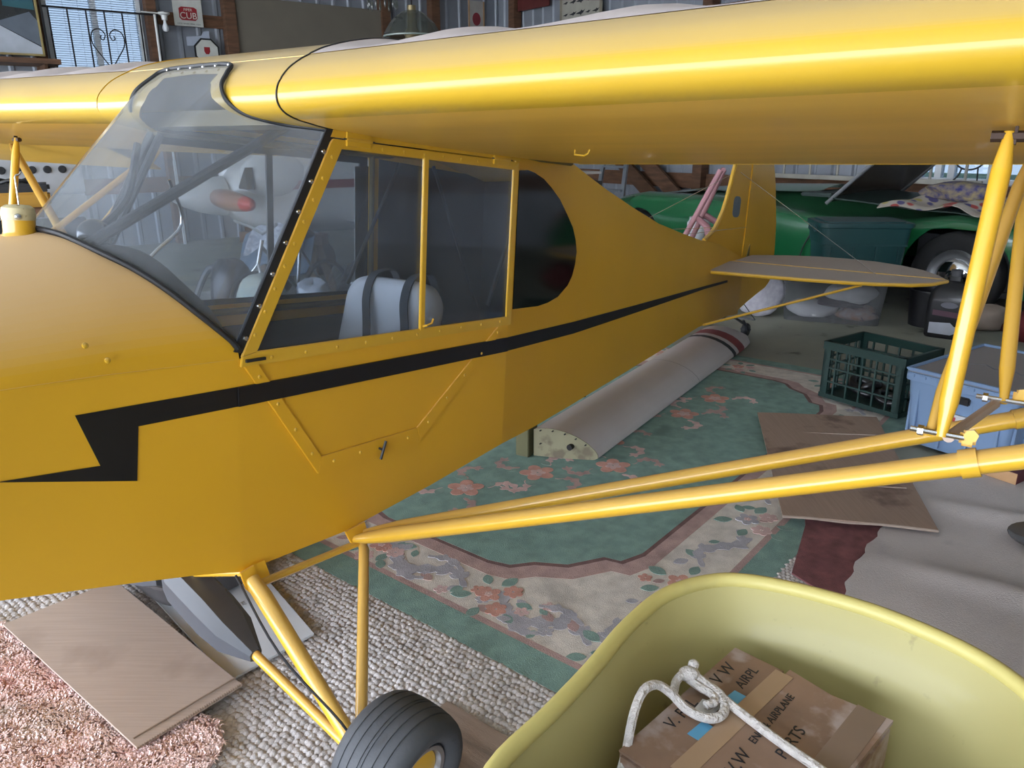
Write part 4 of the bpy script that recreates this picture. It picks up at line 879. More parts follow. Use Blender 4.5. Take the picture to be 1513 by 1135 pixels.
# shallow dish at the right edge
dish = thing('glass_dish', 'shallow brown glass dish on the felt carpet', 'dish', (1.70, 2.17, .034))
part('dish_body', MB().lathe([(.02, 0), (.09, .002), (.115, .018), (.118, .018), (.093, .006), (.02, .005)], n=28), mat('brown_glass', (.10, .075, .05), .2, coat=.4), dish)
part('plastic_bit', MB().tube([(-.055, -.02, .02), (.04, .0, .024)], .012, 8), mat('white_plastic', (.7, .72, .75), .4), dish)
for i, (x, y) in enumerate(((1.42, 2.03), (1.47, 2.0), (1.34, 2.08))): pass
# ------------------------------------------------------------------ spare white wing panel under the fuselage
sw = thing('spare_wing_panel', 'long white spare wing panel with red and black bands', 'wing panel', (.09, 2.96, .009))
axv = np.array((1.20, 1.86)); uv = np.array((.982, -.19))
sec = [(0, .004), (0, .120), (.03, .126), (.07, .127), (.11, .121), (.15, .109), (.19, .091), (.225, .068), (.25, .045), (.265, .024), (.265, .010), (.25, .001), (.12, 0)]
secc = sec
def swp(t, u, z, gro=0.): k = 1. if t < .93 else math.sqrt(max(.02, 1 - ((t - .93) / .075) ** 2)); p = axv * t + uv * (.13 + (u - .13) * (.45 + .55 * k) * (1 + gro)); return (p[0], p[1], .05 + (z - .05) * (k * (1 + gro)))
whitep = mat('dusty_white_paint', (.62, .575, .56), .4, 0, .06, 3., coat=.15, dust=.25, dustc=(.38, .34, .33))
def swseg(t0, t1, m_, nm, n_=6, gro=0., lab=None):
    rows = [[swp(t, u, z, gro) for u, z in secc] for t in np.linspace(t0, t1, n_)]
    part(nm, MB().grid(rows, True), m_, sw, lab, smooth=40)
swseg(0, 1.0, whitep, 'panel_skin', 26)
swseg(.845, .895, mat('faded_red_band', (.24, .045, .045), .5), 'red_band', 4, .012, 'faded red band'); swseg(.80, .822, black_stripe, 'black_band', 3, .012, 'thin black band')
swseg(.535, .537, mat('seam_grey', (.25, .23, .23), .6), 'seam', 2, .008)
g = MB().prism([(*(uv * u + axv * -.0), z) for u, z in secc], tuple(axv * -.0015) + (0,)); part('end_rib', g, mat('zinc_primer', (.27, .25, .155), .6, wear=((.16, .13, .085), .52, 14.)), sw, 'yellowish end rib', smooth=0)
nv_ = Vector((-axv[0], -axv[1], 0)).normalized()
part('rib_hole', MB().lathe([(.0125, -.03), (.0125, .0)], Vector((*(uv * .155), .055)) + nv_ * .02, nv_, 16), black_stripe, sw)
for k, (u, z) in enumerate(((.03, .118), (.08, .118), (.13, .108), (.175, .09), (.215, .066), (.03, .06))): part('rib_rivet', MB().lathe([(.003, -.02), (.003, .0)], Vector((*(uv * u), z)) + nv_ * .012, nv_, 8), black_stripe, sw)
tag(link_mesh('support_block', MB().span((-.03, -.03, 0), (.03, .05, .13)), mat('dark_green_block', (.10, .095, .04), .7), None, bevel=.003, loc=(.055, 2.985, .008), rz=R(-30)), 'dark timber block propping the white spare wing', 'block')
# ------------------------------------------------------------------ wheelbarrow with a parts box
wbm = mat('chalky_yellow_enamel', (.58, .50, .17), .5, 0, .06, 3., wear=((.44, .38, .14), .60, 5.), coat=.1)
wbs = mat('speckled_yellow_enamel', (.42, .37, .15), .5, 0, .10, 2., wear=((.28, .24, .10), .655, 30.), coat=.1)
wbr = thing('wheelbarrow', 'pale yellow enamel wheelbarrow holding a cardboard box', 'wheelbarrow', (.30, .70, 0))
rim = [(-.018, .674), (.047, .76), (.106, .842), (.163, .929), (.23, 1.004), (.305, 1.040), (.367, 1.039), (.448, 1.005), (.526, .953), (.588, .887), (.622, .825), (.632, .75), (.610, .60), (.54, .46), (.42, .37), (.25, .33), (.08, .38), (-.01, .47), (-.042, .575)]
rc = [(x - .30, y - .70) for x, y, _ in catmull([(x, y, 0) for x, y in rim], 5, True)]
bot = []
rows = []
for t, z in ((0, .615), (.08, .598), (.25, .54), (.5, .46), (.75, .39), (.92, .345), (1.06, .328), (1.3, .325)):
    rows.append([(x * (1 - .33 * t ** .8), (y + .02) * (1 - .33 * t ** .8) - .02, z) for x, y in rc])
rows.append([(0, -.02, .325)] * len(rc))
tub = part('tub', MB().grid(rows, True), wbs, wbr, smooth=70, solid=.004)
part('rolled_rim', MB().tube([(x * 1.012, y * 1.012, .618) for x, y in rc], .0115, 10, closed=True), wbm, tub, smooth=70)
wdn = mat('grey_ash_handle', (.28, .22, .16), .7)
for s_ in (-1, 1): part('handle', MB().tube([(.05 + s_ * .10, .42, .19), (.02 + s_ * .17, .0, .30), (-.02 + s_ * .26, -.48, .50), (-.03 + s_ * .28, -.62, .52)], .019, 10), wdn, wbr)
for s_ in (-1, 1): part('stand_leg', MB().tube([(s_ * .2, -.12, .31), (s_ * .22, -.2, .012), (s_ * .22, -.1, .012), (s_ * .2, .08, .30)], .011, 8), mat('black_steel', (.03, .03, .03), .5, .4), wbr)
fwl = part('front_wheel', MB().lathe([(.09, -.035), (.13, -.05), (.165, -.035), (.178, 0), (.165, .035), (.13, .05), (.09, .035)], (.05, .42, .19), (1, .12, 0), 28), black_rub, wbr)
part('axle', MB().tube([(-.07, .41, .19), (.17, .44, .19)], .009, 8), MATS['black_steel'], wbr)
# cardboard box
bx_m = mat('old_box_cardboard', (.235, .145, .095), .8, 0, .25, 9., wear=((.38, .30, .265), .55, 13.), bump=.1, bscale=25)
bx_t = mat('parcel_tape', (.36, .24, .15), .35, 0, .1, 8., coat=.2)
Lc, Fc, Rc = np.array((.127, .763)), np.array((.326, .962)), np.array((.480, .810))
ax1 = (Fc - Lc); l1 = np.linalg.norm(ax1); ax1 /= l1; ax2 = np.array((ax1[1], -ax1[0])); l2 = .222
bz = .56; bh = .20
box = thing('cardboard_box', 'battered cardboard box of airplane parts inside the wheelbarrow', 'box', (Lc[0], Lc[1], bz - bh), math.atan2(ax1[1], ax1[0]))
# local x along L->F (0..l1), local y negative toward R (0..-l2)
part('box_body', MB().span((0, -l2, 0), (l1, 0, bh - .003)), bx_m, box, bevel=.004)
part('box_flap', MB().prism([(0.001, -.001, 0), (.001, -.075, 0), (l1 - .002, -.078, 0), (l1 - .002, -.001, 0)], (0, 0, .003)).box((0, 0, -1), (.001, .001, .001)) if 0 else MB().prism([(.001, -.001, bh - .003), (.001, -.070, bh - .003), (l1 - .002, -.076, bh - .003), (l1 - .002, -.001, bh - .003)], (0, 0, .003)), bx_m, box, smooth=0)
part('box_flap', MB().prism([(.0, -.074, bh - .003), (.0, -l2 - .002, bh - .003), (.10, -l2 - .004, bh - .003), (l1 * .55, -l2 + .004, bh - .003), (l1 + .003, -l2, bh - .003), (l1 - .006, -.145, bh - .003), (l1 + .004, -.082, bh - .003)], (0, 0, .0055)), bx_m, box, smooth=0)
part('tape', MB().prism([(.02, -.062, bh + .0028), (.02, -.088, bh + .0028), (l1 - .01, -.094, bh + .0028), (l1 - .01, -.068, bh + .0028)], (0, 0, .0005)), bx_t, box, smooth=0)
part('tape', MB().prism([(.0, -.178, bh + .0028), (.0, -.214, bh + .0028), (l1, -.214, bh + .0028), (l1, -.178, bh + .0028)], (0, 0, .0004)), mat('grey_old_tape', (.22, .155, .115), .45), box, smooth=0)
bl_t = mat('blue_tape', (.10, .33, .52), .5)
for a in ((.082, .115), (.172, .195)):
    part('label_patch', MB().prism([(a[0], -.046, bh + .0003), (a[0], -.064, bh + .0003), (a[1], -.066, bh + .0003), (a[1], -.048, bh + .0003)], (0, 0, .0008)), bl_t, box, 'blue tape patch', smooth=0)
part('label_patch', MB().prism([(.11, -.030, bh + .0003), (.115, -.050, bh + .0003), (.158, -.052, bh + .0003), (.15, -.026, bh + .0003)], (0, 0, .001)), mat('white_paper_scrap', (.62, .60, .58), .7), box, 'torn white paper', smooth=0)
ink = mat('marker_ink', (.012, .012, .016), .6)
def wr(body, x, y, s, rot=0., z=.0058): text_mesh('handwriting', body, s, ink, box, Matrix.Translation((x, y, bh + z - .003)) @ Matrix.Rotation(rot, 4, 'Z'), 'LEFT', .0002, shear=.12)
wr('V.W', .060, -.118, .024, .08, .0061); wr('ENG & AIRPLANE', .122, -.112, .0150, .03, .0061); wr('PARTS', .125, -.148, .022, .05, .0061)
wr('V. REL', .075, -.022, .024, .04, .0034); wr('V W', .19, -.020, .026, .05, .0034); wr('AIRPL', .205, -.048, .020, .05, .0034)
# rope
ropem = mat('white_cotton_rope', (.62, .57, .53), .9, 0, .1, 60., bump=.8, bscale=160)
rp_ = thing('cotton_rope', 'white cotton rope looped over the cardboard box', 'rope', (0, 0, 0))
Lr = catmull([(.118, .742, .50), (.136, .765, .545), (.150, .795, .585), (.166, .82, .60), (.186, .835, .597), (.205, .832, .585), (.222, .818, .573), (.243, .804, .571), (.262, .806, .571), (.273, .822, .571), (.273, .845, .572), (.262, .862, .572), (.246, .872, .575), (.228, .876, .578)], 5)
part('rope_loop', MB().tube(Lr, .0062, 8), ropem, rp_)
part('rope_end', MB().tube(catmull([(.212, .85, .57), (.219, .866, .578), (.236, .879, .583), (.247, .875, .578), (.266, .853, .573), (.289, .816, .571), (.324, .763, .571), (.358, .718, .571), (.385, .685, .569)], 5), .006, 8), ropem, rp_)
part('rope_knot', MB().ball((.238, .877, .580), .0125, 10, 7, (1.2, 1, .8)).ball((.246, .888, .586), .008, 8, 6), ropem, rp_)
part('rope_loop', MB().tube(catmull([(.236, .872, .576), (.250, .858, .573), (.262, .846, .572), (.262, .832, .572), (.248, .825, .572)], 5), .0058, 8), ropem, rp_)
# ------------------------------------------------------------------ green milk crate
crg = mat('dark_green_plastic', (.009, .034, .029), .45, 0, .1, 5., dust=.05, dustc=(.2, .2, .18))
cr = thing('milk_crate', 'dark green plastic milk crate of black hoses', 'crate', (1.795, 3.605, .02), math.atan2(-.333, .23))
cw, cdp, ch = .41, .325, .285
def rimbox(z0, z1, g_, t=.012):
    return MB().span((-cw/2 - g_, -cdp/2 - g_, z0), (cw/2 + g_, -cdp/2 + t, z1)).span((-cw/2 - g_, cdp/2 - t, z0), (cw/2 + g_, cdp/2 + g_, z1)).span((-cw/2 - g_, -cdp/2, z0), (-cw/2 + t, cdp/2, z1)).span((cw/2 - t, -cdp/2, z0), (cw/2 + g_, cdp/2, z1))
part('top_rim', rimbox(ch - .04, ch, .004), crg, cr, smooth=0); part('bottom_rim', rimbox(0, .022, .003), crg, cr, smooth=0)
part('crate_floor', MB().span((-cw/2 + .01, -cdp/2 + .01, .004), (cw/2 - .01, cdp/2 - .01, .010)), crg, cr, smooth=0)
for sx_ in (-1, 1):
    for sy_ in (-1, 1): part('corner_post', MB().span((sx_ * (cw/2 - .035), sy_ * cdp/2, .0), (sx_ * cw/2, sy_ * (cdp/2 - .012), ch)).span((sx_ * cw/2, sy_ * cdp/2, 0), (sx_ * (cw/2 - .012), sy_ * (cdp/2 - .035), ch)), crg, cr, smooth=0)
for sy_ in (-1, 1):
    for k in range(5):
        x = -cw/2 + cw * (k + 1) / 6; part('slat', MB().span((x - .004, sy_ * (cdp/2 - .001), .01), (x + .004, sy_ * (cdp/2 - .011), ch - .02)), crg, cr, smooth=0)
    for z in (.085, .155, .20): part('slat', MB().span((-cw/2 + .01, sy_ * (cdp/2 - .000), z - .004), (cw/2 - .01, sy_ * (cdp/2 - .009), z + .004)), crg, cr, smooth=0)
for sx_ in (-1, 1):
    for k in range(4):
        y = -cdp/2 + cdp * (k + 1) / 5; part('slat', MB().span((sx_ * (cw/2 - .001), y - .004, .01), (sx_ * (cw/2 - .011), y + .004, ch - .02)), crg, cr, smooth=0)
    for z in (.085, .155, .20): part('slat', MB().span((sx_ * (cw/2), -cdp/2 + .01, z - .004), (sx_ * (cw/2 - .009), cdp/2 - .01, z + .004)), crg, cr, smooth=0)
blkg = mat('black_hose_rubber', (.012, .012, .014), .3, coat=.3)
for i, (x, y, r_, z, lab) in enumerate(((-.07, .02, .085, .04, 'coil of black hose at left inside the milk crate'), (.09, -.03, .07, .045, 'coil of black hose at right inside the milk crate'), (-.04, -.05, .06, .085, 'small coil of black hose on top inside the milk crate'))):
    c_ = [(x + r_ * (1 + .1 * math.sin(3 * a)) * math.cos(a), y + r_ * .8 * math.sin(a), z + .012 * math.sin(2 * a + i)) for a in np.linspace(0, 2 * PI, 25)[:-1]]
    w_ = [Matrix.Rotation(math.atan2(-.333, .23), 3, 'Z') @ Vector(q) + Vector((1.795, 3.605, .02)) for q in c_]
    tag(link_mesh('hose_coil', MB().tube(w_, .018, 8, closed=True), blkg, None, smooth=70), lab, 'hose')
# ------------------------------------------------------------------ blue flip-lid tote
blu = mat('dusty_blue_plastic', (.18, .27, .42), .5, 0, .06, 4.)
lidm = mat('dust_covered_lid', (.19, .20, .235), .8, 0, .1, 4., dust=.85, dustc=(.23, .195, .18))
bt = thing('storage_tote', 'blue plastic tote with dusty folding lid under the strut clamps', 'tote', (2.035, 3.085, .02), R(34.6))
tl, tw_, th_ = .64, .43, .325
rows = []
for z, s_ in ((0, .89), (.03, .90), (th_ - .05, .985), (th_ - .045, 1.03), (th_ - .012, 1.03), (th_ - .012, .97), (.02, .88), (.02, 0)):
    rows.append([(x * s_, y * s_, z) for x, y in rounded_rect(tl, tw_, .03, 4)])
part('tote_body', MB().grid(rows, True), blu, bt, smooth=40)
for sx_ in (-1, 1):
    for k in range(4):
        y = -tw_/2 + tw_ * (k + .5) / 4; part('tote_rib', MB().box((sx_ * tl/2 * .955, y, .14), (.012, .012, .25)), blu, bt, smooth=0, bevel=.002)
for sy_ in (-1, 1):
    for k in range(6):
        x = -tl/2 + tl * (k + .5) / 6; part('tote_rib', MB().box((x, sy_ * tw_/2 * .955, .14), (.012, .012, .25)), blu, bt, smooth=0, bevel=.002)
part('grip_slot', MB().box((-tl/2 * 1.004, 0, .245), (.014, .10, .032)), black_stripe, bt, 'dark hand hold', bevel=.005)
part('tote_label', MB().box((-tl/2 * .968 - .004, -.01, .13), (.012, .13, .10)), mat('label_white', (.6, .6, .6), .5), bt, 'white and red shipping label', smooth=0)
part('tote_label', MB().box((-tl/2 * .968 - .0115, .02, .155), (.003, .05, .03)), mat('label_red', (.45, .03, .03), .5), bt, smooth=0)
for s_ in (-1, 1):
    pts = []; nzg = 8
    for k in range(nzg + 1):
        x = -.02 + .022 * (1 if k % 2 else -1) ; pts.append((x, -tw_/2 * .97 + tw_ * .97 * k / nzg))
    poly = ([(s_ * tl/2 * .99, -tw_/2 * .98)] + pts + [(s_ * tl/2 * .99, tw_/2 * .98)])
    part('lid_leaf', MB().prism([(x + .003 * s_, y, th_ - .012) for x, y in poly], (0, 0, .008)), lidm, bt, smooth=0)
    part('lid_edge', MB().span((s_ * tl/2 * .90, -tw_/2, th_ - .008), (s_ * tl/2 * 1.0, tw_/2, th_ + .004)) if 0 else MB().span((s_ * tl/2 * .965, -tw_/2, th_ - .006), (s_ * tl/2 * 1.02, tw_/2, th_ + .006)), blu, bt, smooth=0, bevel=.003)
for sy_ in (-1, 1): part('lid_edge', MB().span((-tl/2, sy_ * tw_/2 * .955, th_ - .006), (tl/2, sy_ * tw_/2 * 1.03, th_ + .005)), blu, bt, smooth=0, bevel=.003)
for k in range(9):
    for sx_ in (-1, 1): part('hinge_knuckle', MB().box((sx_ * tl/2 * 1.03, -tw_/2 + tw_ * (k + .5) / 9, th_ - .022), (.010, .030, .014)), blu, bt, smooth=0, bevel=.002)
# ------------------------------------------------------------------ clear tote, bag, green tote, jug, bags
ct = thing('clear_tote', 'clear plastic tote of white fabric under the green tote', 'tote', (2.32, 5.50, .0), R(-22))
clr = glass('clear_tub_plastic', (.72, .74, .76), .22, (.45, .46, .48), .15)
rows = []
for z, s_ in ((.0, .0), (.002, .92), (.29, 1.0), (.295, 1.03), (.315, 1.03)): rows.append([(x * s_, y * s_, z) for x, y in rounded_rect(.68, .44, .05, 4)])
part('tub', MB().grid(rows, True), clr, ct, smooth=50)
part('tub_lid', MB().prism([(x * 1.04, y * 1.04, .312) for x, y in rounded_rect(.68, .44, .05, 4)], (0, 0, .018)), mat('milky_lid', (.45, .46, .47), .4), ct, smooth=30)
clothw = mat('white_folded_cloth', (.55, .53, .53), .9, 0, .12, 8., bump=.3, bscale=12)
def lump(c, s, seed, n=16, k=10, amp=.14):
    g = MB(); rr = np.random.default_rng(seed); ph = rr.uniform(0, 6.28, 8); rows = []
    for i in range(k + 1):
        t = PI * i / k; row = []
        for j in range(n):
            a = 2 * PI * j / n; r_ = 1 + amp * (math.sin(3 * a + ph[0] + 2 * t) + .6 * math.sin(5 * a + ph[1] - 3 * t) + .5 * math.sin(4 * t + ph[2]))
            sx_ = abs(math.sin(t)) ** .7; row.append((c[0] + s[0] * r_ * sx_ * math.cos(a), c[1] + s[1] * r_ * sx_ * math.sin(a), c[2] + s[2] * math.cos(t) * (1 + amp * .5 * math.sin(2 * a + ph[3]))))
        rows.append(row)
    g.grid(rows, True); return g
CtM = Matrix.Translation((2.32, 5.50, 0)) @ Matrix.Rotation(R(-22), 4, 'Z')
def inct(name, label, cat, mb, m_): o = link_mesh(name, mb, m_, None, smooth=70); o.matrix_world = CtM; return tag(o, label, cat)
inct('folded_cloth', 'white folded cloth at the bottom of the clear tote', 'cloth', lump((-.12, -.02, .07), (.18, .17, .06), 2), clothw)
inct('folded_cloth', 'white rolled cloth on the upper right inside the clear tote', 'cloth', lump((.12, .0, .19), (.17, .15, .07), 3), clothw)
inct('printed_cloth', 'orange and brown printed cloth low inside the clear tote', 'cloth', lump((.17, -.02, .055), (.13, .17, .05), 4), mat('autumn_print', (.42, .36, .38), .9, 0, .2, 18., c2=(.35, .14, .04), wear=((.08, .05, .08), .56, 22.)))
inct('dark_cloth', 'dark purple cloth in the middle of the clear tote', 'cloth', lump((.05, -.05, .125), (.17, .14, .025), 5), mat('dark_plum', (.05, .035, .06), .9))
bagm = mat('white_quilted_bag', (.55, .54, .58), .85, 0, .1, 30., c2=(.42, .40, .47), bump=.5, bscale=14)
tag(link_mesh('cloth_bag', lump((0, 0, .17), (.17, .13, .17), 9, 20, 12, .09), bagm, None, smooth=70, loc=(1.82, 5.60, .0)), 'white spotted cloth bag left of the clear tote', 'bag')
gt = thing('lidded_tote', 'dark green lidded tote stacked before the green car', 'tote', (2.47, 5.56, .331), R(-6))
dgt = mat('dark_teal_plastic', (.012, .060, .062), .45, 0, .08, 4., dust=.35, dustc=(.12, .14, .14))
rows = []
for z, s_ in ((0, .0), (.001, .88), (.20, .94), (.205, .965), (.32, 1.0), (.325, 1.03), (.335, 1.03), (.335, 0)): rows.append([(x * s_, y * s_, z) for x, y in rounded_rect(.60, .40, .05, 4)])
part('tote_body', MB().grid(rows, True), dgt, gt, smooth=40)
part('tote_lid', MB().prism([(x * 1.05, y * 1.05, .33) for x, y in rounded_rect(.60, .40, .05, 4)], (0, 0, .025)).prism([(x * .9, y * .88, .35) for x, y in rounded_rect(.60, .40, .05, 4)], (0, 0, .015)), dgt, gt, smooth=30)
for k in range(4): part('tote_rib', MB().box((-.22 + .147 * k, -.19, .10), (.010, .012, .19)), dgt, gt, smooth=0)
part('tote_rib', MB().box((0, -.193, .205), (.55, .012, .012)), dgt, gt, smooth=0)
for sx_ in (-1, 1): part('tote_handle', MB().box((sx_ * .315, 0, .31), (.03, .14, .05)), dgt, gt, smooth=0, bevel=.006)
jg = thing('oil_jug', 'black plastic oil jug with pale label on the floor', 'jug', (2.86, 4.93, .0), R(-38))
jm = mat('black_jug_plastic', (.010, .010, .013), .35, coat=.2)
rows = [[(x * s_, y * s_, z) for x, y in rounded_rect(.26, .17, .035, 4)] for z, s_ in ((0, 0), (0, .94), (.015, 1), (.24, 1), (.30, .93), (.35, .6), (.37, .28), (.42, .26), (.42, 0))]
part('jug_body', MB().grid(rows, True), jm, jg, smooth=40); part('jug_cap', MB().lathe([(.035, .40), (.035, .435), (.03, .44)], n=20), mat('jug_cap_grey', (.10, .10, .11), .5), jg)
part('jug_handle', MB().tube(catmull([(.03, 0, .40), (.09, 0, .41), (.115, 0, .36), (.10, 0, .30)], 5), .014, 8), jm, jg)
part('jug_label', MB().prism([(-.10, -.0865, .03), (.03, -.0865, .028), (.10, -.0865, .065), (.10, -.0865, .085), (.045, -.0865, .085), (.02, -.0865, .108), (-.10, -.0865, .10)], (0, .002, 0)), mat('pale_label', (.42, .44, .50), .5), jg, 'pale label patch', smooth=0)
part('jug_label', MB().prism([(-.09, -.0865, .15), (.09, -.0865, .14), (.09, -.0865, .175), (-.09, -.0865, .185)], (0, .002, 0)), mat('plum_label', (.08, .03, .05), .5), jg, 'dark red label band', smooth=0)
part('jug_label', MB().prism([(.05 * math.cos(a), -.0865, .22 + .02 * math.sin(a)) for a in np.linspace(0, 6.28, 17)[:-1]], (0, .002, 0)), mat('grey_badge', (.13, .13, .16), .5), jg, 'oval grey badge', smooth=0)
tag(link_mesh('plastic_bucket', MB().lathe([(.0, 0), (.12, 0), (.14, .24), (.145, .24), (.145, .25), (.13, .25), (.115, .02), (.0, .02)], n=28), jm, None, loc=(2.90, 5.26, .0)), 'black plastic bucket behind the oil jug', 'bucket')
tag(link_mesh('cloth_bundle', lump((0, 0, .10), (.20, .16, .12), 12), mat('dark_red_cloth', (.12, .012, .016), .85), None, smooth=70, loc=(3.38, 4.78, .0)), 'dark red cloth bundle at the far right', 'cloth')
tag(link_mesh('cloth_bundle', lump((0, 0, .08), (.13, .11, .09), 13), mat('tan_cloth', (.34, .27, .22), .9), None, smooth=70, loc=(3.22, 5.12, .0)), 'tan crumpled cloth beside the dark red bundle', 'cloth')
# ------------------------------------------------------------------ green open sports car (local x away from the viewer, y to the car's front)
car = thing('sports_car', 'green open sports car parked along the rear wall', 'car', E(5.74, 2.345, 0), RZ)
cg = mat('green_car_paint', (.012, .125, .045), .2, 0, .06, 3., coat=.7, dust=.25, dustc=(.08, .10, .08), dustlo=.6)
cdk = mat('black_green_tonneau', (.012, .030, .024), .55, 0, .2, 5.)
CW = 1.46
ys = np.linspace(-.85, 3.85, 64)
WH = (0.0, 3.0); WR = .37
def ztop(y): return float(np.interp(y, [-.85, -.75, -.5, -.2, .1, .5, .9, 1.3, 2.0, 3.0, 3.35, 3.65, 3.85], [.40, .56, .66, .715, .72, .66, .64, .67, .735, .74, .68, .56, .40]))
def zdeck(y): return float(np.interp(y, [-.85, -.6, -.2, .2, .7, 1.05, 1.2, 2.4, 3.3, 3.7, 3.85], [.40, .62, .72, .75, .75, .80, .81, .77, .68, .52, .40]))
def inset(y): return float(np.interp(y, [-.85, -.7, -.4, 3.1, 3.5, 3.7, 3.85], [.42, .22, .04, .04, .16, .34, .55]))
def zlow(y):
    z = .20
    for wy in WH:
        d = abs(y - wy)
        wr_ = WR if wy < 1 else .28
        if d < wr_: z = max(z, .31 + math.sqrt(wr_ * wr_ - d * d) * 1.0)
    return min(z, ztop(y) - .03)
ys = sorted(set(list(ys) + [wy + WR * math.cos(a) for wy in WH for a in np.linspace(0.02, PI - .02, 15)]))
rows = []
for y in ys:
    zt, zd, xi, zl = ztop(y), zdeck(y), inset(y), zlow(y); row = []
    for k in range(7):     # flank
        t = k / 6; z = zl + (zt - .08 - zl) * t; b = math.sin(PI * min(1, max(0, (z - .15) / .65))) * .06
        row.append((xi + .05 - b, z))
    for k in range(1, 6): a = R(18 * k); row.append((xi + .05 - math.sin(PI * min(1, (zt - .08 - .15) / .65)) * .06 + .13 * (1 - math.cos(a)), zt - .08 + .08 * math.sin(a)))
    x5 = row[-1][0]
    for k in range(1, 6): t = k / 5; row.append((x5 + (CW / 2 - x5) * t, zt + (zd - zt) * (3 * t * t - 2 * t ** 3) + (-.015 * math.sin(PI * t) if zd < zt + .03 else 0)))
    full = [(x, y, z) for x, z in row] + [(CW - x, y, z) for x, z in row[::-1][1:]]
    rows.append(full)
part('body', MB().grid(rows), cg, car, smooth=50, solid=.004)
rows2 = [[(.03 + q * (CW - .06), y, .20) for q in (0, .5, 1)] for y in (-.75, 3.0)]
part('underbody', MB().span((.12, -.7, .19), (CW - .12, 3.65, .23)), black_rub, car, smooth=0)
tirem = mat('car_tire', (.012, .012, .013), .7, bump=.2, bscale=60)
hubm = mat('chrome_hubcap', (.72, .72, .74), .12, 1.)
for wy in WH:
    for s_, x in ((-1, .10), (1, CW - .10)):
        wv = bpy.data.objects.new('wheel', None); col.objects.link(wv); wv.parent = car; wv.location = (x, wy, .31 if wy < 1 else .281)
        part('tire', MB().lathe([(r_ * (1 if wy < 1 else .9), t_) for r_, t_ in ((.19, -.07), (.25, -.08), (.295, -.07), (.308, -.045), (.312, 0), (.308, .045), (.295, .07), (.25, .08), (.19, .07))], (0, 0, 0), (s_, 0, 0), 40, cap=False), tirem, wv, smooth=60)
        part('rim', MB().lathe([(.195, -.05), (.195, .06), (.185, .066), (.165, .05), (.15, .045), (.01, .045)], (0, 0, 0), (s_, 0, 0), 36), alum, wv, smooth=50)
        part('hubcap', MB().lathe([(.13, .047), (.125, .062), (.10, .078), (.05, .086), (.035, .088), (.03, .098), (.004, .10)], (0, 0, 0), (s_, 0, 0), 32), hubm, wv, 'chrome domed hubcap', smooth=60)
    part('wheel_well', MB().span((.16, wy - .33, .22), (CW - .16, wy + .33, .58)), black_rub, car, smooth=0)
part('door_seam', MB().tube(catmull([(.0, 1.06, .63), (-.005, 1.10, .52), (.0, 1.16, .40), (.02, 1.2, .28)], 5), .006, 6), black_rub, car)
part('door_seam', MB().tube(catmull([(.0, .36, .65), (-.005, .36, .5), (.01, .39, .3)], 5), .006, 6), black_rub, car)
part('door_handle', MB().tube([(-.02, .90, .60), (-.03, .98, .60)], .01, 8), hubm, car)
part('tonneau', MB().grid([[(.16 + (CW - .32) * q, y, z - .03 * (2 * q - 1) ** 2 * (1 if y > .1 else 1)) for q in np.linspace(0, 1, 9)] for y, z in ((-.2, .735), (.1, .765), (.4, .77), (.8, .80), (1.08, .815))]), cdk, car, smooth=60, solid=.01)
part('hood_scoop', MB().grid([[(CW / 2 - .35 + .7 * q, y, zdeck(y) + .005 + .05 * math.sin(PI * q) * s_) for q in np.linspace(0, 1, 9)] for y, s_ in ((1.3, 1), (2.0, 1.), (2.6, .6), (3.2, .1))]), cg, car, smooth=60)
part('badge', MB().box((CW/2 - .05, 2.0, .845), (.10, .05, .012)), hubm, car, bevel=.003)
# windscreen
scr = bpy.data.objects.new('windscreen', None); col.objects.link(scr); scr.parent = car
for x in (.17, CW - .17): part('screen_pillar', MB().tube([(x, 1.10, .74), (x + (.02 if x < .5 else -.02), .70, 1.12)], .016, 8), alum, scr, 'bare metal windscreen pillar')
part('screen_rail', MB().tube([(.19, .70, 1.12), (CW - .19, .70, 1.12)], .012, 8), alum, scr)
part('screen_glass', MB().prism([(.17, 1.10, .75), (CW - .17, 1.10, .75), (CW - .19, .70, 1.115), (.19, .70, 1.115)], (0, .004, .004)), glass('dusty_screen', (.35, .33, .30), .35, (.20, .17, .15), .2), scr, smooth=0)
part('scuttle', MB().box((CW / 2, 1.22, .80), (CW - .4, .28, .03)), cdk, car, bevel=.01)
# floral cloth over the cockpit
flo = mat('floral_print_cloth', (.47, .42, .36), .9, 0, .1, 9.)
nt = flo.node_tree; n_ = nt.nodes; l_ = nt.links
b_ = n_['Principled BSDF']; src = b_.inputs['Base Color'].links[0].from_socket
vo = n_.new('ShaderNodeTexVoronoi'); vo.inputs['Scale'].default_value = 13; tcn = n_.new('ShaderNodeTexCoord'); l_.new(tcn.outputs['Object'], vo.inputs['Vector'])
r1_ = n_.new('ShaderNodeMapRange'); r1_.inputs[1].default_value = .52; r1_.inputs[2].default_value = .40; l_.new(vo.outputs['Distance'], r1_.inputs[0])
sp_ = n_.new('ShaderNodeSeparateColor'); l_.new(vo.outputs['Color'], sp_.inputs[0])
cr_ = n_.new('ShaderNodeValToRGB'); l_.new(sp_.outputs[0], cr_.inputs[0]); cr_.color_ramp.interpolation = 'CONSTANT'
cr_.color_ramp.elements[0].color = (.42, .07, .06, 1); cr_.color_ramp.elements[1].position = .75; cr_.color_ramp.elements[1].color = (.10, .09, .22, 1)
for p_, c_ in ((.3, (.48, .40, .34, 1)), (.5, (.38, .12, .10, 1)), (.66, (.42, .36, .12, 1))):
    e_ = cr_.color_ramp.elements.new(p_); e_.color = c_
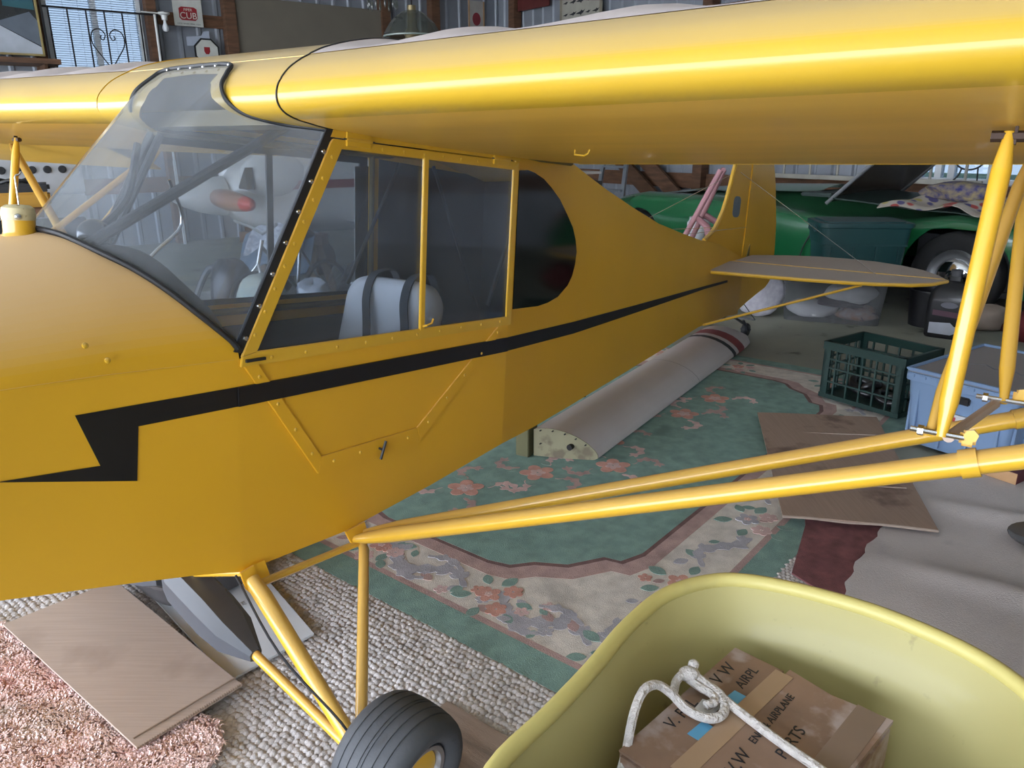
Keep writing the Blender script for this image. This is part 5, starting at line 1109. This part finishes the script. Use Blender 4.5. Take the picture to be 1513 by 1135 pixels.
mx_ = n_.new('ShaderNodeMix'); mx_.data_type = 'RGBA'; l_.new(r1_.outputs[0], mx_.inputs[0]); l_.new(src, mx_.inputs[6]); l_.new(cr_.outputs[0], mx_.inputs[7]); l_.new(mx_.outputs[2], b_.inputs['Base Color'])
rows = []
for i, y in enumerate(np.linspace(.60, -.80, 44)):
    row = []
    for j, q in enumerate(np.linspace(0, 1, 26)):
        x = .05 + q * 1.1; ed = .03 * math.sin(9 * y) + .05 * math.sin(4 * y + 1)
        base = max(ztop(y) * (1 - q) + zdeck(y) * q, .74 if y > -.2 else 0) + .03
        z = base + .022 * math.sin(13 * x + 5 * y) * math.sin(9 * y - 4 * x) + (.05 * math.exp(-((y - .25) / .25) ** 2 - ((x - .5) / .25) ** 2)) + .02 * math.sin(17 * y)
        if q == 0: z -= .02
        row.append((x + ed * (1 - q), y, z))
    rows.append(row)
fcl = link_mesh('floral_cloth', MB().grid(rows), flo, None, smooth=80, solid=.006); fcl.matrix_world = Matrix.Translation(E(5.74, 2.345, 0)) @ Matrix.Rotation(RZ, 4, 'Z')
tag(fcl, 'floral print cloth spread over the open car', 'cloth')
blc = link_mesh('blue_cloth', lump((.50, .22, .86), (.20, .26, .07), 21, 22, 12, .18), mat('navy_print_cloth', (.03, .035, .16), .9, 0, .3, 20., c2=(.35, .28, .14)), None, smooth=70); blc.matrix_world = fcl.matrix_world.copy()
tag(blc, 'crumpled navy and gold cloth on the floral cloth', 'cloth')
# ------------------------------------------------------------------ things along the rear wall
alm = mat('weathered_ladder', (.38, .36, .31), .55, .3)
ld = thing('ladder', 'pale ladder hung level along the rear wall', 'ladder', E(W2 - .30, 4.3, .0), RZ)
for z in (.84, 1.16): part('ladder_rail', MB().box((0, -.05, z), (.03, 2.5, .045)), alm, ld, bevel=.003)
rg_ = part('rung', MB().tube([(0, 0, .84), (0, 0, 1.16)], .014, 8), alm, ld)
for k in range(8):
    o = rg_ if k == 0 else share(rg_, 'rung', ld); o.location = (0, -1.15 + .31 * k, 0)
sl_ = thing('stepladder', 'grey stepladder standing by the rear wall', 'stepladder', E(7.3, 7.35, 0), RZ)
for y0, y1 in ((-.25, -.17), (.25, .17)): part('ladder_rail', MB().prism([(-.02, y0 - .03, 0), (-.02, y0 + .03, 0), (.25, y1 + .03, 1.6), (.25, y1 - .03, 1.6)], (.03, 0, 0)), mat('grey_aluminium', (.30, .33, .36), .4, .7), sl_, smooth=0)
for k in range(5):
    z = .30 + .29 * k; t = z / 1.6; part('step', MB().box((.0 + .25 * t, 0, z), (.09, .5 - .16 * t, .025)), MATS['grey_aluminium'], sl_, smooth=0)
pk_ = thing('pink_stand', 'pink tubular folding stand leaning before the green car', 'stand', (1.38, 6.05, 0), R(-10))
pkm = mat('pink_paint', (.48, .24, .27), .45)
for dy in (0, .11):
    part('stand_leg', MB().tube([(-.28 + dy, dy, 0), (.20 + dy * .3, dy - .02, 1.02)], .021, 10), pkm, pk_); part('stand_leg', MB().tube([(.20 + dy, dy + .02, .25), (.13 + dy, dy, .60), (.03 + dy * .7, dy, .68)], .027, 10), pkm, pk_)
part('stand_bar', MB().tube([(-.12, .0, .30), (.20, .0, .28)], .016, 8).tube([(-.26, 0, .02), (-.26, .09, .02)], .015, 8).tube([(.22, -.02, 1.02), (.22, .07, 1.02)], .017, 8), pkm, pk_)
tag(link_mesh('white_jar', MB().lathe([(0, 0), (.085, 0), (.09, .02), (.09, .17), (.075, .19), (.075, .215), (0, .215)], n=24), mat('white_jar_plastic', (.6, .62, .63), .4), None, loc=(1.53, 6.40, .42)), 'white plastic jar behind the pink stand', 'jar')
tag(link_mesh('wooden_crate', MB().span((-.17, -.15, 0), (.17, .15, .42)), mat('dark_crate_wood', (.06, .04, .03), .8), None, bevel=.006, loc=(1.53, 6.40, 0), rz=RZ), 'dark wooden crate under the white jar', 'crate')
# coiled wire on the rear window
cw_ = thing('wire_coil', 'black wire coil hanging in front of the low window', 'wire', E(W2 - .14, 3.2, 1.05), RZ)
part('coil', MB().tube([(0, .13 * math.cos(a), .10 * math.sin(a)) for a in np.linspace(0, 2 * PI, 25)[:-1]], .008, 7, closed=True), black_rub, cw_)
part('tail_end', MB().tube(catmull([(0, .06, -.09), (0, .08, -.15), (0, .12, -.2)], 4), .008, 6), black_rub, cw_); part('tail_end', MB().tube([(0, -.08, -.08), (0, -.09, -.22)], .007, 6), black_rub, cw_)
# signs high on the rear wall
def wallM(e1=None, e2=None, z=0., off=.0):
    if e1 is None:     # rear wall, facing -e1; text x runs toward -e2
        return Matrix.Translation(E(W2 - .04 - off, e2, z)) @ Matrix.Rotation(RZ, 4, 'Z') @ frame_M((0, 0, 0), (0, -1, 0), (0, 0, 1), (-1, 0, 0))
    return Matrix.Translation(E(e1, W1 - .04 - off, z)) @ Matrix.Rotation(RZ, 4, 'Z') @ frame_M((0, 0, 0), (1, 0, 0), (0, 0, 1), (0, -1, 0))
def panel(name, label, cat, Mx, w_, h_, m_, th=.012):
    r_ = thing(name, label, cat); r_.matrix_world = Mx; part('sign_board', MB().span((-w_/2, -h_/2, 0), (w_/2, h_/2, th)), m_, r_, smooth=0, bevel=.002); return r_
def patch(r_, pts, m_, nm, z=.013, lab=None): return part(nm, MB().prism([(x, y, z) for x, y in pts], (0, 0, .0015)), m_, r_, lab, smooth=0)
s1 = panel('red_sign', 'dark red sign high on the rear wall', 'sign', wallM(e2=9.51, z=3.22, off=.06), .72, .40, mat('dark_red_sign', (.10, .018, .015), .6))
text_mesh('lettering', 'SH BU', .17, ink, s1, Matrix.Translation((0, -.0, .014)))
s2 = panel('bird_poster', 'pale poster of small bird silhouettes on the rear wall', 'poster', wallM(e2=8.5, z=3.15, off=.06), .84, .80, mat('pale_poster', (.34, .32, .27), .7))
bs = [(-1, 0), (-.5, .12), (0, .22), (.25, .42), (.55, .25), (1.0, .45), (.6, .02), (.25, -.12), (.1, -.3), (-.05, -.12), (-.5, -.08)]
for i in range(5):
    for j in range(5):
        sc_ = .055 + .02 * ((i * 3 + j) % 3); patch(s2, [(-.30 + .15 * j + sc_ * x, .30 - .15 * i + sc_ * y) for x, y in bs], ink, 'bird_print')
patch(s2, [(-.42, -.40), (-.37, -.40), (-.37, .40), (-.42, .40)], mat('poster_frame', (.22, .19, .14), .6), 'poster_edge'); patch(s2, [(.42, -.40), (.37, -.40), (.37, .40), (.42, .40)], MATS['poster_frame'], 'poster_edge')
s3 = panel('framed_picture', 'small framed picture with a red emblem near the corner', 'picture', wallM(e1=7.5, z=3.0, off=.03), .30, .40, mat('picture_paper', (.36, .34, .31), .6))
patch(s3, [(-.15, -.2), (-.125, -.2), (-.125, .2), (-.15, .2)], MATS['bare_pine'], 'frame_bar'); patch(s3, [(.15, -.2), (.125, -.2), (.125, .2), (.15, .2)], MATS['bare_pine'], 'frame_bar')
patch(s3, [(.075 * math.cos(a), -.05 + .09 * math.sin(a)) for a in np.linspace(0, 6.28, 19)[:-1]], mat('emblem_red', (.22, .03, .04), .6), 'red_emblem')
# ------------------------------------------------------------------ things along the left wall
s4 = panel('enamel_sign', 'white sign with a red CUB badge beside the bulb', 'sign', wallM(e1=3.215, z=2.71, off=.10), .335, .34, mat('white_enamel', (.50, .50, .46), .5))
patch(s4, [(.105 * x, -.035 + .075 * y) for x, y in ((-1, .75), (-.7, 1), (.7, 1), (1, .75), (1, -.6), (.75, -.95), (-.75, -.95), (-1, -.6))], mat('badge_red', (.26, .012, .018), .5), 'red_badge', lab='red badge with white letters')
wht = mat('white_letter', (.6, .57, .5), .5)
text_mesh('lettering', 'CUB', .10, wht, s4, Matrix.Translation((0, -.058, .0155))); text_mesh('lettering', 'PIPER', .042, wht, s4, Matrix.Translation((0, .008, .0155)))
text_mesh('lettering', 'LOCK HAVEN  PENN  U.S.A.', .022, ink, s4, Matrix.Translation((0, -.145, .0135)))
s5 = thing('octagonal_sign', 'octagonal white sign leaning on the girt', 'sign'); s5.matrix_world = wallM(e1=3.39, z=2.27, off=.10)
oc = [(.14 * math.cos(R(22.5 + 45 * k)), .14 * math.sin(R(22.5 + 45 * k))) for k in range(8)]
part('sign_board', MB().prism([(x * 1.15, y * 1.15, 0) for x, y in oc], (0, 0, .01)), black_rub, s5, smooth=0); patch(s5, oc, MATS['white_enamel'], 'sign_face', .0105)
patch(s5, [(-.035, .05), (.035, .05), (.035, .0), (.018, -.03), (-.018, -.03), (-.035, .0)], MATS['badge_red'], 'red_emblem', .0125)
pn = thing('tan_panel', 'large plain tan panel fixed to the left wall', 'panel'); pn.matrix_world = wallM(e1=4.85, z=2.2, off=.08)
part('panel_board', MB().span((-1.07, -.9, 0), (1.07, .73, .015)), mat('tan_hardboard', (.15, .13, .10), .8, 0, .06, 3.), pn, smooth=0)
# cut white paper shape
wp = thing('paper_sheet', 'folded white paper sheet below the CUB sign', 'paper'); wp.matrix_world = wallM(e1=3.33, z=2.43, off=.04)
part('sheet', MB().prism([(-.15, -.10, 0), (.13, -.08, 0), (.13, .08, 0), (.06, .07, 0), (.03, .02, 0), (-.15, .0, 0)], (0, 0, .004)), mat('bluish_paper', (.38, .42, .50), .7), wp, smooth=0)
# bulb on its porcelain holder
bu = thing('bulb_fixture', 'white bulb in a porcelain socket beside the window', 'lamp', E(2.90, W1 - .28, 2.62), RZ)
pc = mat('white_porcelain', (.60, .60, .58), .3)
part('socket', MB().lathe([(.0, .03), (.065, .03), (.065, .015), (.035, .0), (.03, -.05), (.0, -.05)], n=24), pc, bu); part('bulb', MB().lathe([(.016, -.05), (.018, -.08), (.030, -.11), (.036, -.135), (.030, -.16), (.015, -.172), (.001, -.175)], n=20), mat('frosted_bulb', (.62, .64, .66), .35), bu, smooth=60)
part('bracket', MB().tube([(-.25, 0, .02), (.0, 0, .02)], .008, 6).tube([(0, 0, .03), (0, .25, .06)], .012, 6), pc, bu)
# iron railing with a heart scroll
ra = thing('iron_railing', 'black iron railing with a heart scroll before the window', 'railing', E(0, W1 - .22, 0), RZ)
iron = mat('black_iron', (.018, .015, .016), .55, .5)
part('top_rail', MB().box((2.26, 0, 2.625), (1.18, .025, .018)), iron, ra); part('bottom_rail', MB().box((2.26, 0, 1.62), (1.18, .025, .018)), iron, ra)
bal = part('baluster', MB().box((0, 0, 2.12), (.014, .014, 1.0)), iron, ra)
for k, u in enumerate((1.72, 1.905, 2.09, 2.275, 2.46, 2.645, 2.83)):
    o = bal if k == 0 else share(bal, 'baluster', ra); o.location = (u, 0, 0)
for s_ in (-1, 1):
    c_ = catmull([(2.275, 0, 2.02), (2.275 + s_ * .08, 0, 2.14), (2.275 + s_ * .165, 0, 2.28), (2.275 + s_ * .155, 0, 2.40), (2.275 + s_ * .08, 0, 2.435), (2.275 + s_ * .025, 0, 2.385), (2.275 + s_ * .045, 0, 2.325), (2.275 + s_ * .075, 0, 2.34), (2.275 + s_ * .065, 0, 2.37)], 6)
    part('heart_scroll', MB().tube(c_, .006, 6), iron, ra)
wp_ = thing('white_pole', 'slim white pole beside the window blinds', 'pole', E(2.79, W1 - .30, 0), RZ); part('shaft', MB().tube([(0, 0, 1.0), (0, 0, 2.62)], .014, 8), pc, wp_); part('foot', MB().box((0, 0, .5), (.03, .03, 1.0)), pc, wp_)
# framed picture at the far left
fp = thing('framed_painting', 'glossy framed landscape picture at the upper left', 'picture'); fp.matrix_world = wallM(e1=1.02, z=2.58, off=.30)
W_, H_ = 1.16, .94
part('canvas', MB().span((-W_/2, -H_/2, 0), (W_/2, H_/2, .01)), mat('dark_picture', (.018, .02, .022), .25, coat=.5), fp, smooth=0)
for a in ((-W_/2, -H_/2, W_/2, -H_/2 + .02), (-W_/2, H_/2 - .02, W_/2, H_/2), (-W_/2, -H_/2, -W_/2 + .02, H_/2), (W_/2 - .02, -H_/2, W_/2, H_/2)): part('frame_bar', MB().span((a[0], a[1], 0), (a[2], a[3], .03)), mat('gold_frame', (.33, .25, .10), .4), fp, smooth=0)
patch(fp, [(-.56, -.45), (.56, -.45), (.56, -.38), (.16, -.16), (-.56, -.20)], mat('snow_paint', (.42, .45, .50), .3), 'painted_snow', .011); patch(fp, [(.17, -.16), (.5, -.04), (.56, -.12), (.56, -.37)], mat('slate_paint', (.12, .14, .17), .3), 'painted_hill', .011)
patch(fp, [(-.56, -.19), (.14, -.17), (.05, -.03), (-.1, .04), (-.56, .05)], mat('tan_paint', (.30, .24, .19), .3), 'painted_field', .0115); patch(fp, [(.27, .0), (.55, -.02), (.55, .44), (.27, .44)], mat('teal_paint', (.03, .10, .12), .3), 'painted_water', .011)
patch(fp, [(-.1, .05), (.0, .05), (.02, .44), (-.1, .44)], mat('ochre_paint', (.34, .22, .03), .3), 'painted_trunk', .0115)
sh_ = thing('wall_shelf', 'dark wooden shelf under the landscape picture', 'shelf', E(.95, W1 - .45, 2.02), RZ); part('shelf_board', MB().span((-.75, -.15, 0), (.75, .35, .05)), wood, sh_, smooth=0); part('shelf_bracket', MB().prism([(.6, .3, 0), (.6, -.1, 0), (.6, .3, -.3)], (.03, 0, 0)), wood, sh_, smooth=0)
# hanging glass lamp
hl = thing('hanging_lamp', 'old glass dome lamp hanging above the wing', 'lamp', (-.82, 7.1, 2.07))
hl.scale = (1.2, 1.2, 1.2)
lg = glass('smoky_glass', (.42, .45, .42), .12, (.28, .30, .27), .06)
part('dome', MB().lathe([(.205, 0), (.2, .02), (.16, .085), (.10, .14), (.06, .165)], n=14, cap=False), lg, hl, smooth=10)
part('dome_rim', MB().tube([(.205 * math.cos(a), .205 * math.sin(a), 0) for a in np.linspace(0, 6.2832, 29)[:-1]], .006, 6, closed=True), mat('green_glass_rim', (.22, .26, .23), .15, coat=.5), hl)
part('burner', MB().lathe([(.05, -.01), (.06, .02), (.035, .06), (.03, .2)], n=18), mat('aged_brass', (.28, .22, .12), .35, .8), hl)
part('hanger', MB().tube([(0, 0, .16), (0, 0, 1.7)], .006, 6), iron, hl)
pr2 = part('prism_drop', MB().lathe([(.0, 0), (.009, .03), (.006, .08), (0, .09)], n=6), lg, hl)
for k in range(10):
    o = pr2 if k == 0 else share(pr2, 'prism_drop', hl); o.location = (-.20 + .10 * math.cos(k * .63), .10 * math.sin(k * .63), .17)
part('crystal_ring', MB().tube([(-.2 + .1 * math.cos(a), .1 * math.sin(a), .26) for a in np.linspace(0, 6.2832, 21)[:-1]], .006, 6, closed=True), MATS['aged_brass'], hl); part('crystal_arm', MB().tube([(-.2, .1, .26), (0, 0, .4), (-.2, -.1, .26)], .004, 6), MATS['aged_brass'], hl)
# ------------------------------------------------------------------ white airplane behind
WA = R(52 - 90)
wpA = thing('white_airplane', 'white airplane with maroon stripe standing behind the yellow one', 'airplane', (-2.27, 6.16, 0), R(38))
wpm = mat('white_airplane_paint', (.58, .55, .52), .3, 0, .04, 3., coat=.4)
secs = [(0.02, .06, .84, .07), (.08, .17, .84, .16), (.16, .27, .84, .23), (.3, .33, .83, .27), (.6, .37, .83, .31), (1.0, .39, .84, .33), (1.6, .40, .86, .34), (2.1, .34, .87, .31), (2.7, .18, .90, .20), (3.3, .05, .93, .09)]
rows = []
for x, hw_, zc_, hh_ in secs:
    row = []
    for k in range(28):
        a = 2 * PI * k / 28; cs, sn = math.cos(a), math.sin(a); row.append((x, hw_ * math.copysign(abs(cs) ** .8, cs), zc_ + hh_ * math.copysign(abs(sn) ** .75, sn)))
    rows.append(row)
g = MB().grid(rows, True); g.f.append(tuple(range(28))); part('fuselage', g, wpm, wpA, smooth=60)
part('spinner', MB().lathe([(.15, .04), (.145, -.04), (.115, -.16), (.07, -.27), (.03, -.34), (.002, -.37)], (0, 0, .84), (1, 0, 0), 24), wpm, wpA, smooth=60)
prpm = mat('orange_brown_propeller', (.34, .15, .08), .3, coat=.4)
for s_ in (-1, 1):
    b_ = part('propeller_blade', MB().tube([(-.05, s_ * .08, .84), (-.06, s_ * .18, .84), (-.06, s_ * .42, .835), (-.06, s_ * .66, .83), (-.06, s_ * .78, .83)], [.035, .065, .078, .062, .045], 12, flat=1.), prpm, wpA, smooth=60)
    part('blade_tip', MB().tube([(-.06, s_ * .74, .83), (-.06, s_ * .83, .83), (-.06, s_ * .87, .83)], [.054, .044, .015], 12), mat('red_blade_tip', (.50, .04, .03), .4), b_, 'red propeller tip')
    part('air_inlet', MB().prism([(.16, s_ * .17, .90), (.16, s_ * .36, 1.06), (.16, s_ * .36, .90)], (-.06, 0, 0)), black_stripe, wpA, smooth=0)
    part('cheek_bulge', MB().ball((.36, s_ * .24, .99), .22, 16, 10, (1.2, .75, .85)), wpm, wpA, smooth=70)
    part('stripe', MB().grid([[(x, s_ * (np.interp(x, [q[0] for q in secs], [q[1] for q in secs]) + .006), z) for z in (.885 + .0 * x, .95)] for x in (.34, .6, 1.0, 1.6, 2.1)]), mat('maroon_stripe', (.20, .022, .035), .4), wpA, smooth=0, solid=.004)
    part('main_wing', MB().grid([[(x, s_ * y, z) for x, z in ((.9, .62), (1.0, .67), (1.4, .68), (2.0, .62), (1.4, .58), (1.0, .58))] for y in (.3, 2.2)], True), wpm, wpA, smooth=40)
    part('wing_leg', MB().tube([(1.1, s_ * .7, .60), (1.1, s_ * .7, .2)], .025, 8), MATS['grey_aluminium'], wpA); part('main_wheel', MB().lathe([(.08, -.05), (.15, -.05), (.17, 0), (.15, .05), (.08, .05)], (1.1, s_ * .7, .172), (0, 1, 0), 24), tirem, wpA)
    for dx in (0, .07): part('cowl_vent', MB().lathe([(.02, 0), (.02, .006)], (.42 + dx, s_ * .17, .575), (0, s_ * .4, -1), 12), black_stripe, wpA)
part('tail_fin', MB().prism([(2.75, -.01, .95), (3.3, -.01, .95), (3.35, -.01, 1.45), (3.1, -.01, 1.45)], (0, .02, 0)), wpm, wpA, smooth=0); part('tailplane', MB().prism([(2.9, -.9, .93), (3.25, -.9, .93), (3.3, .9, .93), (2.9, .9, .93)], (0, 0, .02)), wpm, wpA, smooth=0)
part('canopy', MB().ball((1.5, 0, 1.12), .42, 20, 10, (1.5, .7, .75)), glass('canopy_plastic', (.35, .36, .38), .3, (.42, .42, .42), .1), wpA, smooth=70)
part('nose_leg', MB().tube([(.45, 0, .58), (.40, 0, .16)], .022, 8), MATS['grey_aluminium'], wpA); part('nose_wheel', MB().lathe([(.06, -.045), (.13, -.045), (.15, 0), (.13, .045), (.06, .045)], (.40, 0, .152), (0, 1, 0), 24), tirem, wpA)
part('exhaust_shield', MB().prism([(1.0, -.42, .52), (1.14, -.42, .52), (1.05, -.42, .76)], (0, .02, 0)), mat('dark_grey_metal', (.06, .06, .065), .4), wpA, smooth=0)
# bicycle wheel, cloths and bags under the white airplane
bk_ = thing('bicycle', 'small black bicycle standing behind the yellow cockpit', 'bicycle', (-1.72, 5.12, 0), R(55))
fr_ = mat('bike_frame_grey', (.40, .40, .40), .3, .8)
for x in (0., .62): part('wheel', MB().tube([(x + .2 * math.cos(a), 0, .21 + .2 * math.sin(a)) for a in np.linspace(0, 6.2832, 33)[:-1]], .017, 8, closed=True).tube([(x, -.03, .21), (x, .03, .21)], .015, 8), black_rub, bk_, smooth=60)
for x in (0., .62):
    g = MB()
    for k in range(12): a = k * PI / 6; g.tube([(x, 0, .21), (x + .19 * math.cos(a), 0, .21 + .19 * math.sin(a))], .0015, 4)
    part('spokes', g, chrome, bk_)
for s_ in (-1, 1): part('fork', MB().tube([(0, s_ * .04, .21), (.03, s_ * .04, .42), (.05, 0, .47)], .009, 8), fr_, bk_)
part('frame', MB().tube([(.05, 0, .47), (.10, 0, .62)], .014, 8).tube([(.09, 0, .58), (.36, 0, .25)], .013, 8).tube([(.36, 0, .25), (.42, 0, .58)], .013, 8).tube([(.36, 0, .25), (.62, 0, .21)], .010, 8).tube([(.42, 0, .52), (.62, 0, .21)], .010, 8), fr_, bk_)
part('handlebar', MB().tube([(.06, -.22, .74), (.10, -.1, .70), (.11, 0, .66), (.10, .1, .70), (.06, .22, .74)], .010, 8), fr_, bk_); part('saddle', MB().ball((.43, 0, .62), .09, 12, 8, (1.3, .7, .4)), black_rub, bk_)
rows = [[(-.28 + .56 * u, -.16 * v + .03 * math.sin(8 * u), .62 - .26 * v - .10 * abs(u - .5) + .03 * math.sin(9 * u + 4 * v)) for u in np.linspace(0, 1, 16)] for v in np.linspace(0, 1, 9)]
o = link_mesh('denim_cloth', MB().grid(rows), mat('denim_blue', (.13, .19, .26), .9), None, smooth=70, solid=.008, loc=(-1.74, 5.86, 0), rz=R(-15)); tag(o, 'blue denim cloth draped behind the bicycle', 'cloth')
rows = [[(-.22 + .44 * u, -.175 * v + .03 * math.sin(8 * u) - .02, .655 - .16 * v - .08 * abs(u - .5) + .02 * math.sin(14 * u + 4 * v)) for u in np.linspace(0, 1, 20)] for v in np.linspace(0, 1, 7)]
o = link_mesh('lace_cloth', MB().grid(rows), mat('silver_lace', (.55, .56, .60), .6, 0, .2, 40., c2=(.22, .24, .30)), None, smooth=70, solid=.006, loc=(-1.72, 5.86, 0), rz=R(-15)); tag(o, 'silvery lace cloth lying on the blue denim', 'cloth')
sd = thing('saw_horse', 'wooden sawhorse carrying the denim and lace cloths', 'sawhorse', (-1.74, 5.97, 0), R(-15))
part('beam', MB().span((-.35, -.05, .50), (.35, .05, .58)), wood, sd, smooth=0)
for sx_ in (-1, 1):
    for sy_ in (-1, 1): part('leg', MB().prism([(sx_ * .25 - .03, sy_ * .02, .52), (sx_ * .25 + .03, sy_ * .02, .52), (sx_ * .32 + .03, sy_ * .2, 0), (sx_ * .32 - .03, sy_ * .2, 0)], (0, .025, 0)), mat('pale_lumber', (.26, .16, .10), .75), sd, smooth=0)
clb = glass('cellophane', (.6, .62, .66), .25, (.35, .37, .40), .15, 14.)
tag(link_mesh('plastic_bag', lump((0, 0, .24), (.24, .2, .25), 31, 26, 16, .16), mat('black_shiny_bag', (.015, .016, .02), .18, bump=.6, bscale=12, coat=.6), None, smooth=40, loc=(-.93, 5.15, .0)), 'shiny black plastic bag seen through the cockpit', 'bag')
tag(link_mesh('clear_bag', lump((0, 0, .2), (.12, .1, .2), 33, 20, 12, .2), mat('grey_film', (.30, .31, .34), .25, bump=.6, bscale=15, coat=.4), None, smooth=40, loc=(-1.27, 4.92, .0)), 'crinkled grey plastic bag beside the black bag', 'bag')
tag(link_mesh('plaid_bundle', lump((0, 0, .22), (.17, .14, .22), 35, 20, 12, .1), mat('plaid_green', (.22, .28, .28), .9, 0, .2, 14., c2=(.36, .35, .27)), None, smooth=60, loc=(-1.60, 4.92, .0)), 'pale green plaid bundle beside the bicycle', 'cloth')
hc = thing('vacuum_hose', 'looped grey vacuum hose on the floor left of the bicycle', 'hose', (-2.12, 5.15, 0))
part('hose_loop', MB().tube(catmull([(.25, .0, .03), (.05, -.05, .03), (-.08, .05, .05), (-.07, .15, .22), (.02, .18, .40), (.10, .15, .42)], 6), .022, 8), mat('dark_grey_hose', (.07, .075, .085), .5), hc); part('vacuum_body', lump((.18, .16, .26), (.15, .14, .22), 40, 18, 12, .06), mat('dark_vacuum', (.03, .03, .035), .4), hc)
tag(link_mesh('drop_cloth', MB().span((-.75, -.8, 0), (.75, .8, .004)), mat('white_drop_cloth', (.5, .49, .47), .9), None, smooth=0, loc=(-2.15, 5.95, .001), rz=R(20)), 'white drop cloth spread under the white airplane', 'cloth')
# ------------------------------------------------------------------ far left: stove, bench
stv = thing('kitchen_range', 'white kitchen range with black knobs behind the far wing', 'stove', (-3.42, 5.62, 0), R(30))
wen = mat('white_range_enamel', (.50, .52, .55), .3, coat=.3)
part('range_body', MB().span((-.36, -.28, 0), (.36, .30, .90)), wen, stv, bevel=.01); part('back_guard', MB().span((-.36, -.20, .90), (.36, -.10, 1.14)), wen, stv, bevel=.012)
for k in range(5): part('knob', MB().lathe([(.026, 0), (.022, .02), (.02, .022)], (-.12 + .09 * k, -.20, 1.07), (0, -1, 0), 16), black_rub, stv)
part('oven_door', MB().span((-.33, -.30, .2), (.33, -.28, .75)), black_rub, stv, bevel=.008)
wbn = thing('workbench', 'dark wooden workbench behind the far wing struts', 'workbench', (-3.45, 4.75, 0), R(30))
part('bench_top', MB().span((-.7, -.3, .82), (.55, .3, .87)), wood, wbn, smooth=0)
for x in (-.62, .45):
    for y in (-.25, .25): part('leg', MB().span((x - .04, y - .04, 0), (x + .04, y + .04, .82)), wood, wbn, smooth=0)
yb = thing('tool_case', 'yellow tool case with black cable on the workbench', 'tool case', (-3.05, 4.90, .872), R(30))
part('case_body', MB().span((-.18, -.10, 0), (.18, .10, .09)), mat('ochre_case', (.42, .22, .02), .5), yb, bevel=.015); part('case_lid', MB().span((-.185, -.105, .09), (.185, .105, .14)), black_rub, yb, bevel=.015)
part('cable', MB().tube([(.1 * math.cos(a) * (1 + .05 * math.sin(5 * a)), .07 * math.sin(a), .155 + .01 * math.sin(3 * a)) for a in np.linspace(0, 6.2832, 25)[:-1]], .010, 6, closed=True), black_rub, yb)
for i, (x, y, z, c_, lab) in enumerate(((-3.62, 4.75, .872, (.10, .06, .04), 'brown cardboard carton on the workbench back'), (-3.35, 4.8, .3, (.12, .07, .045), 'brown carton below the workbench'))):
    q = thing('carton', lab, 'carton', (x, y, z if i == 0 else 0), R(30)); part('carton_body', MB().span((-.14, -.10, 0), (.14, .10, .26 if i == 0 else .5)), mat('carton_%s' % ('brown' if i else 'dark'), c_, .85), q, bevel=.003); part('carton_tape', MB().span((-.141, -.02, .0), (.141, .02, (.262 if i == 0 else .502))), bx_t, q, smooth=0)
bpy.context.view_layer.update()
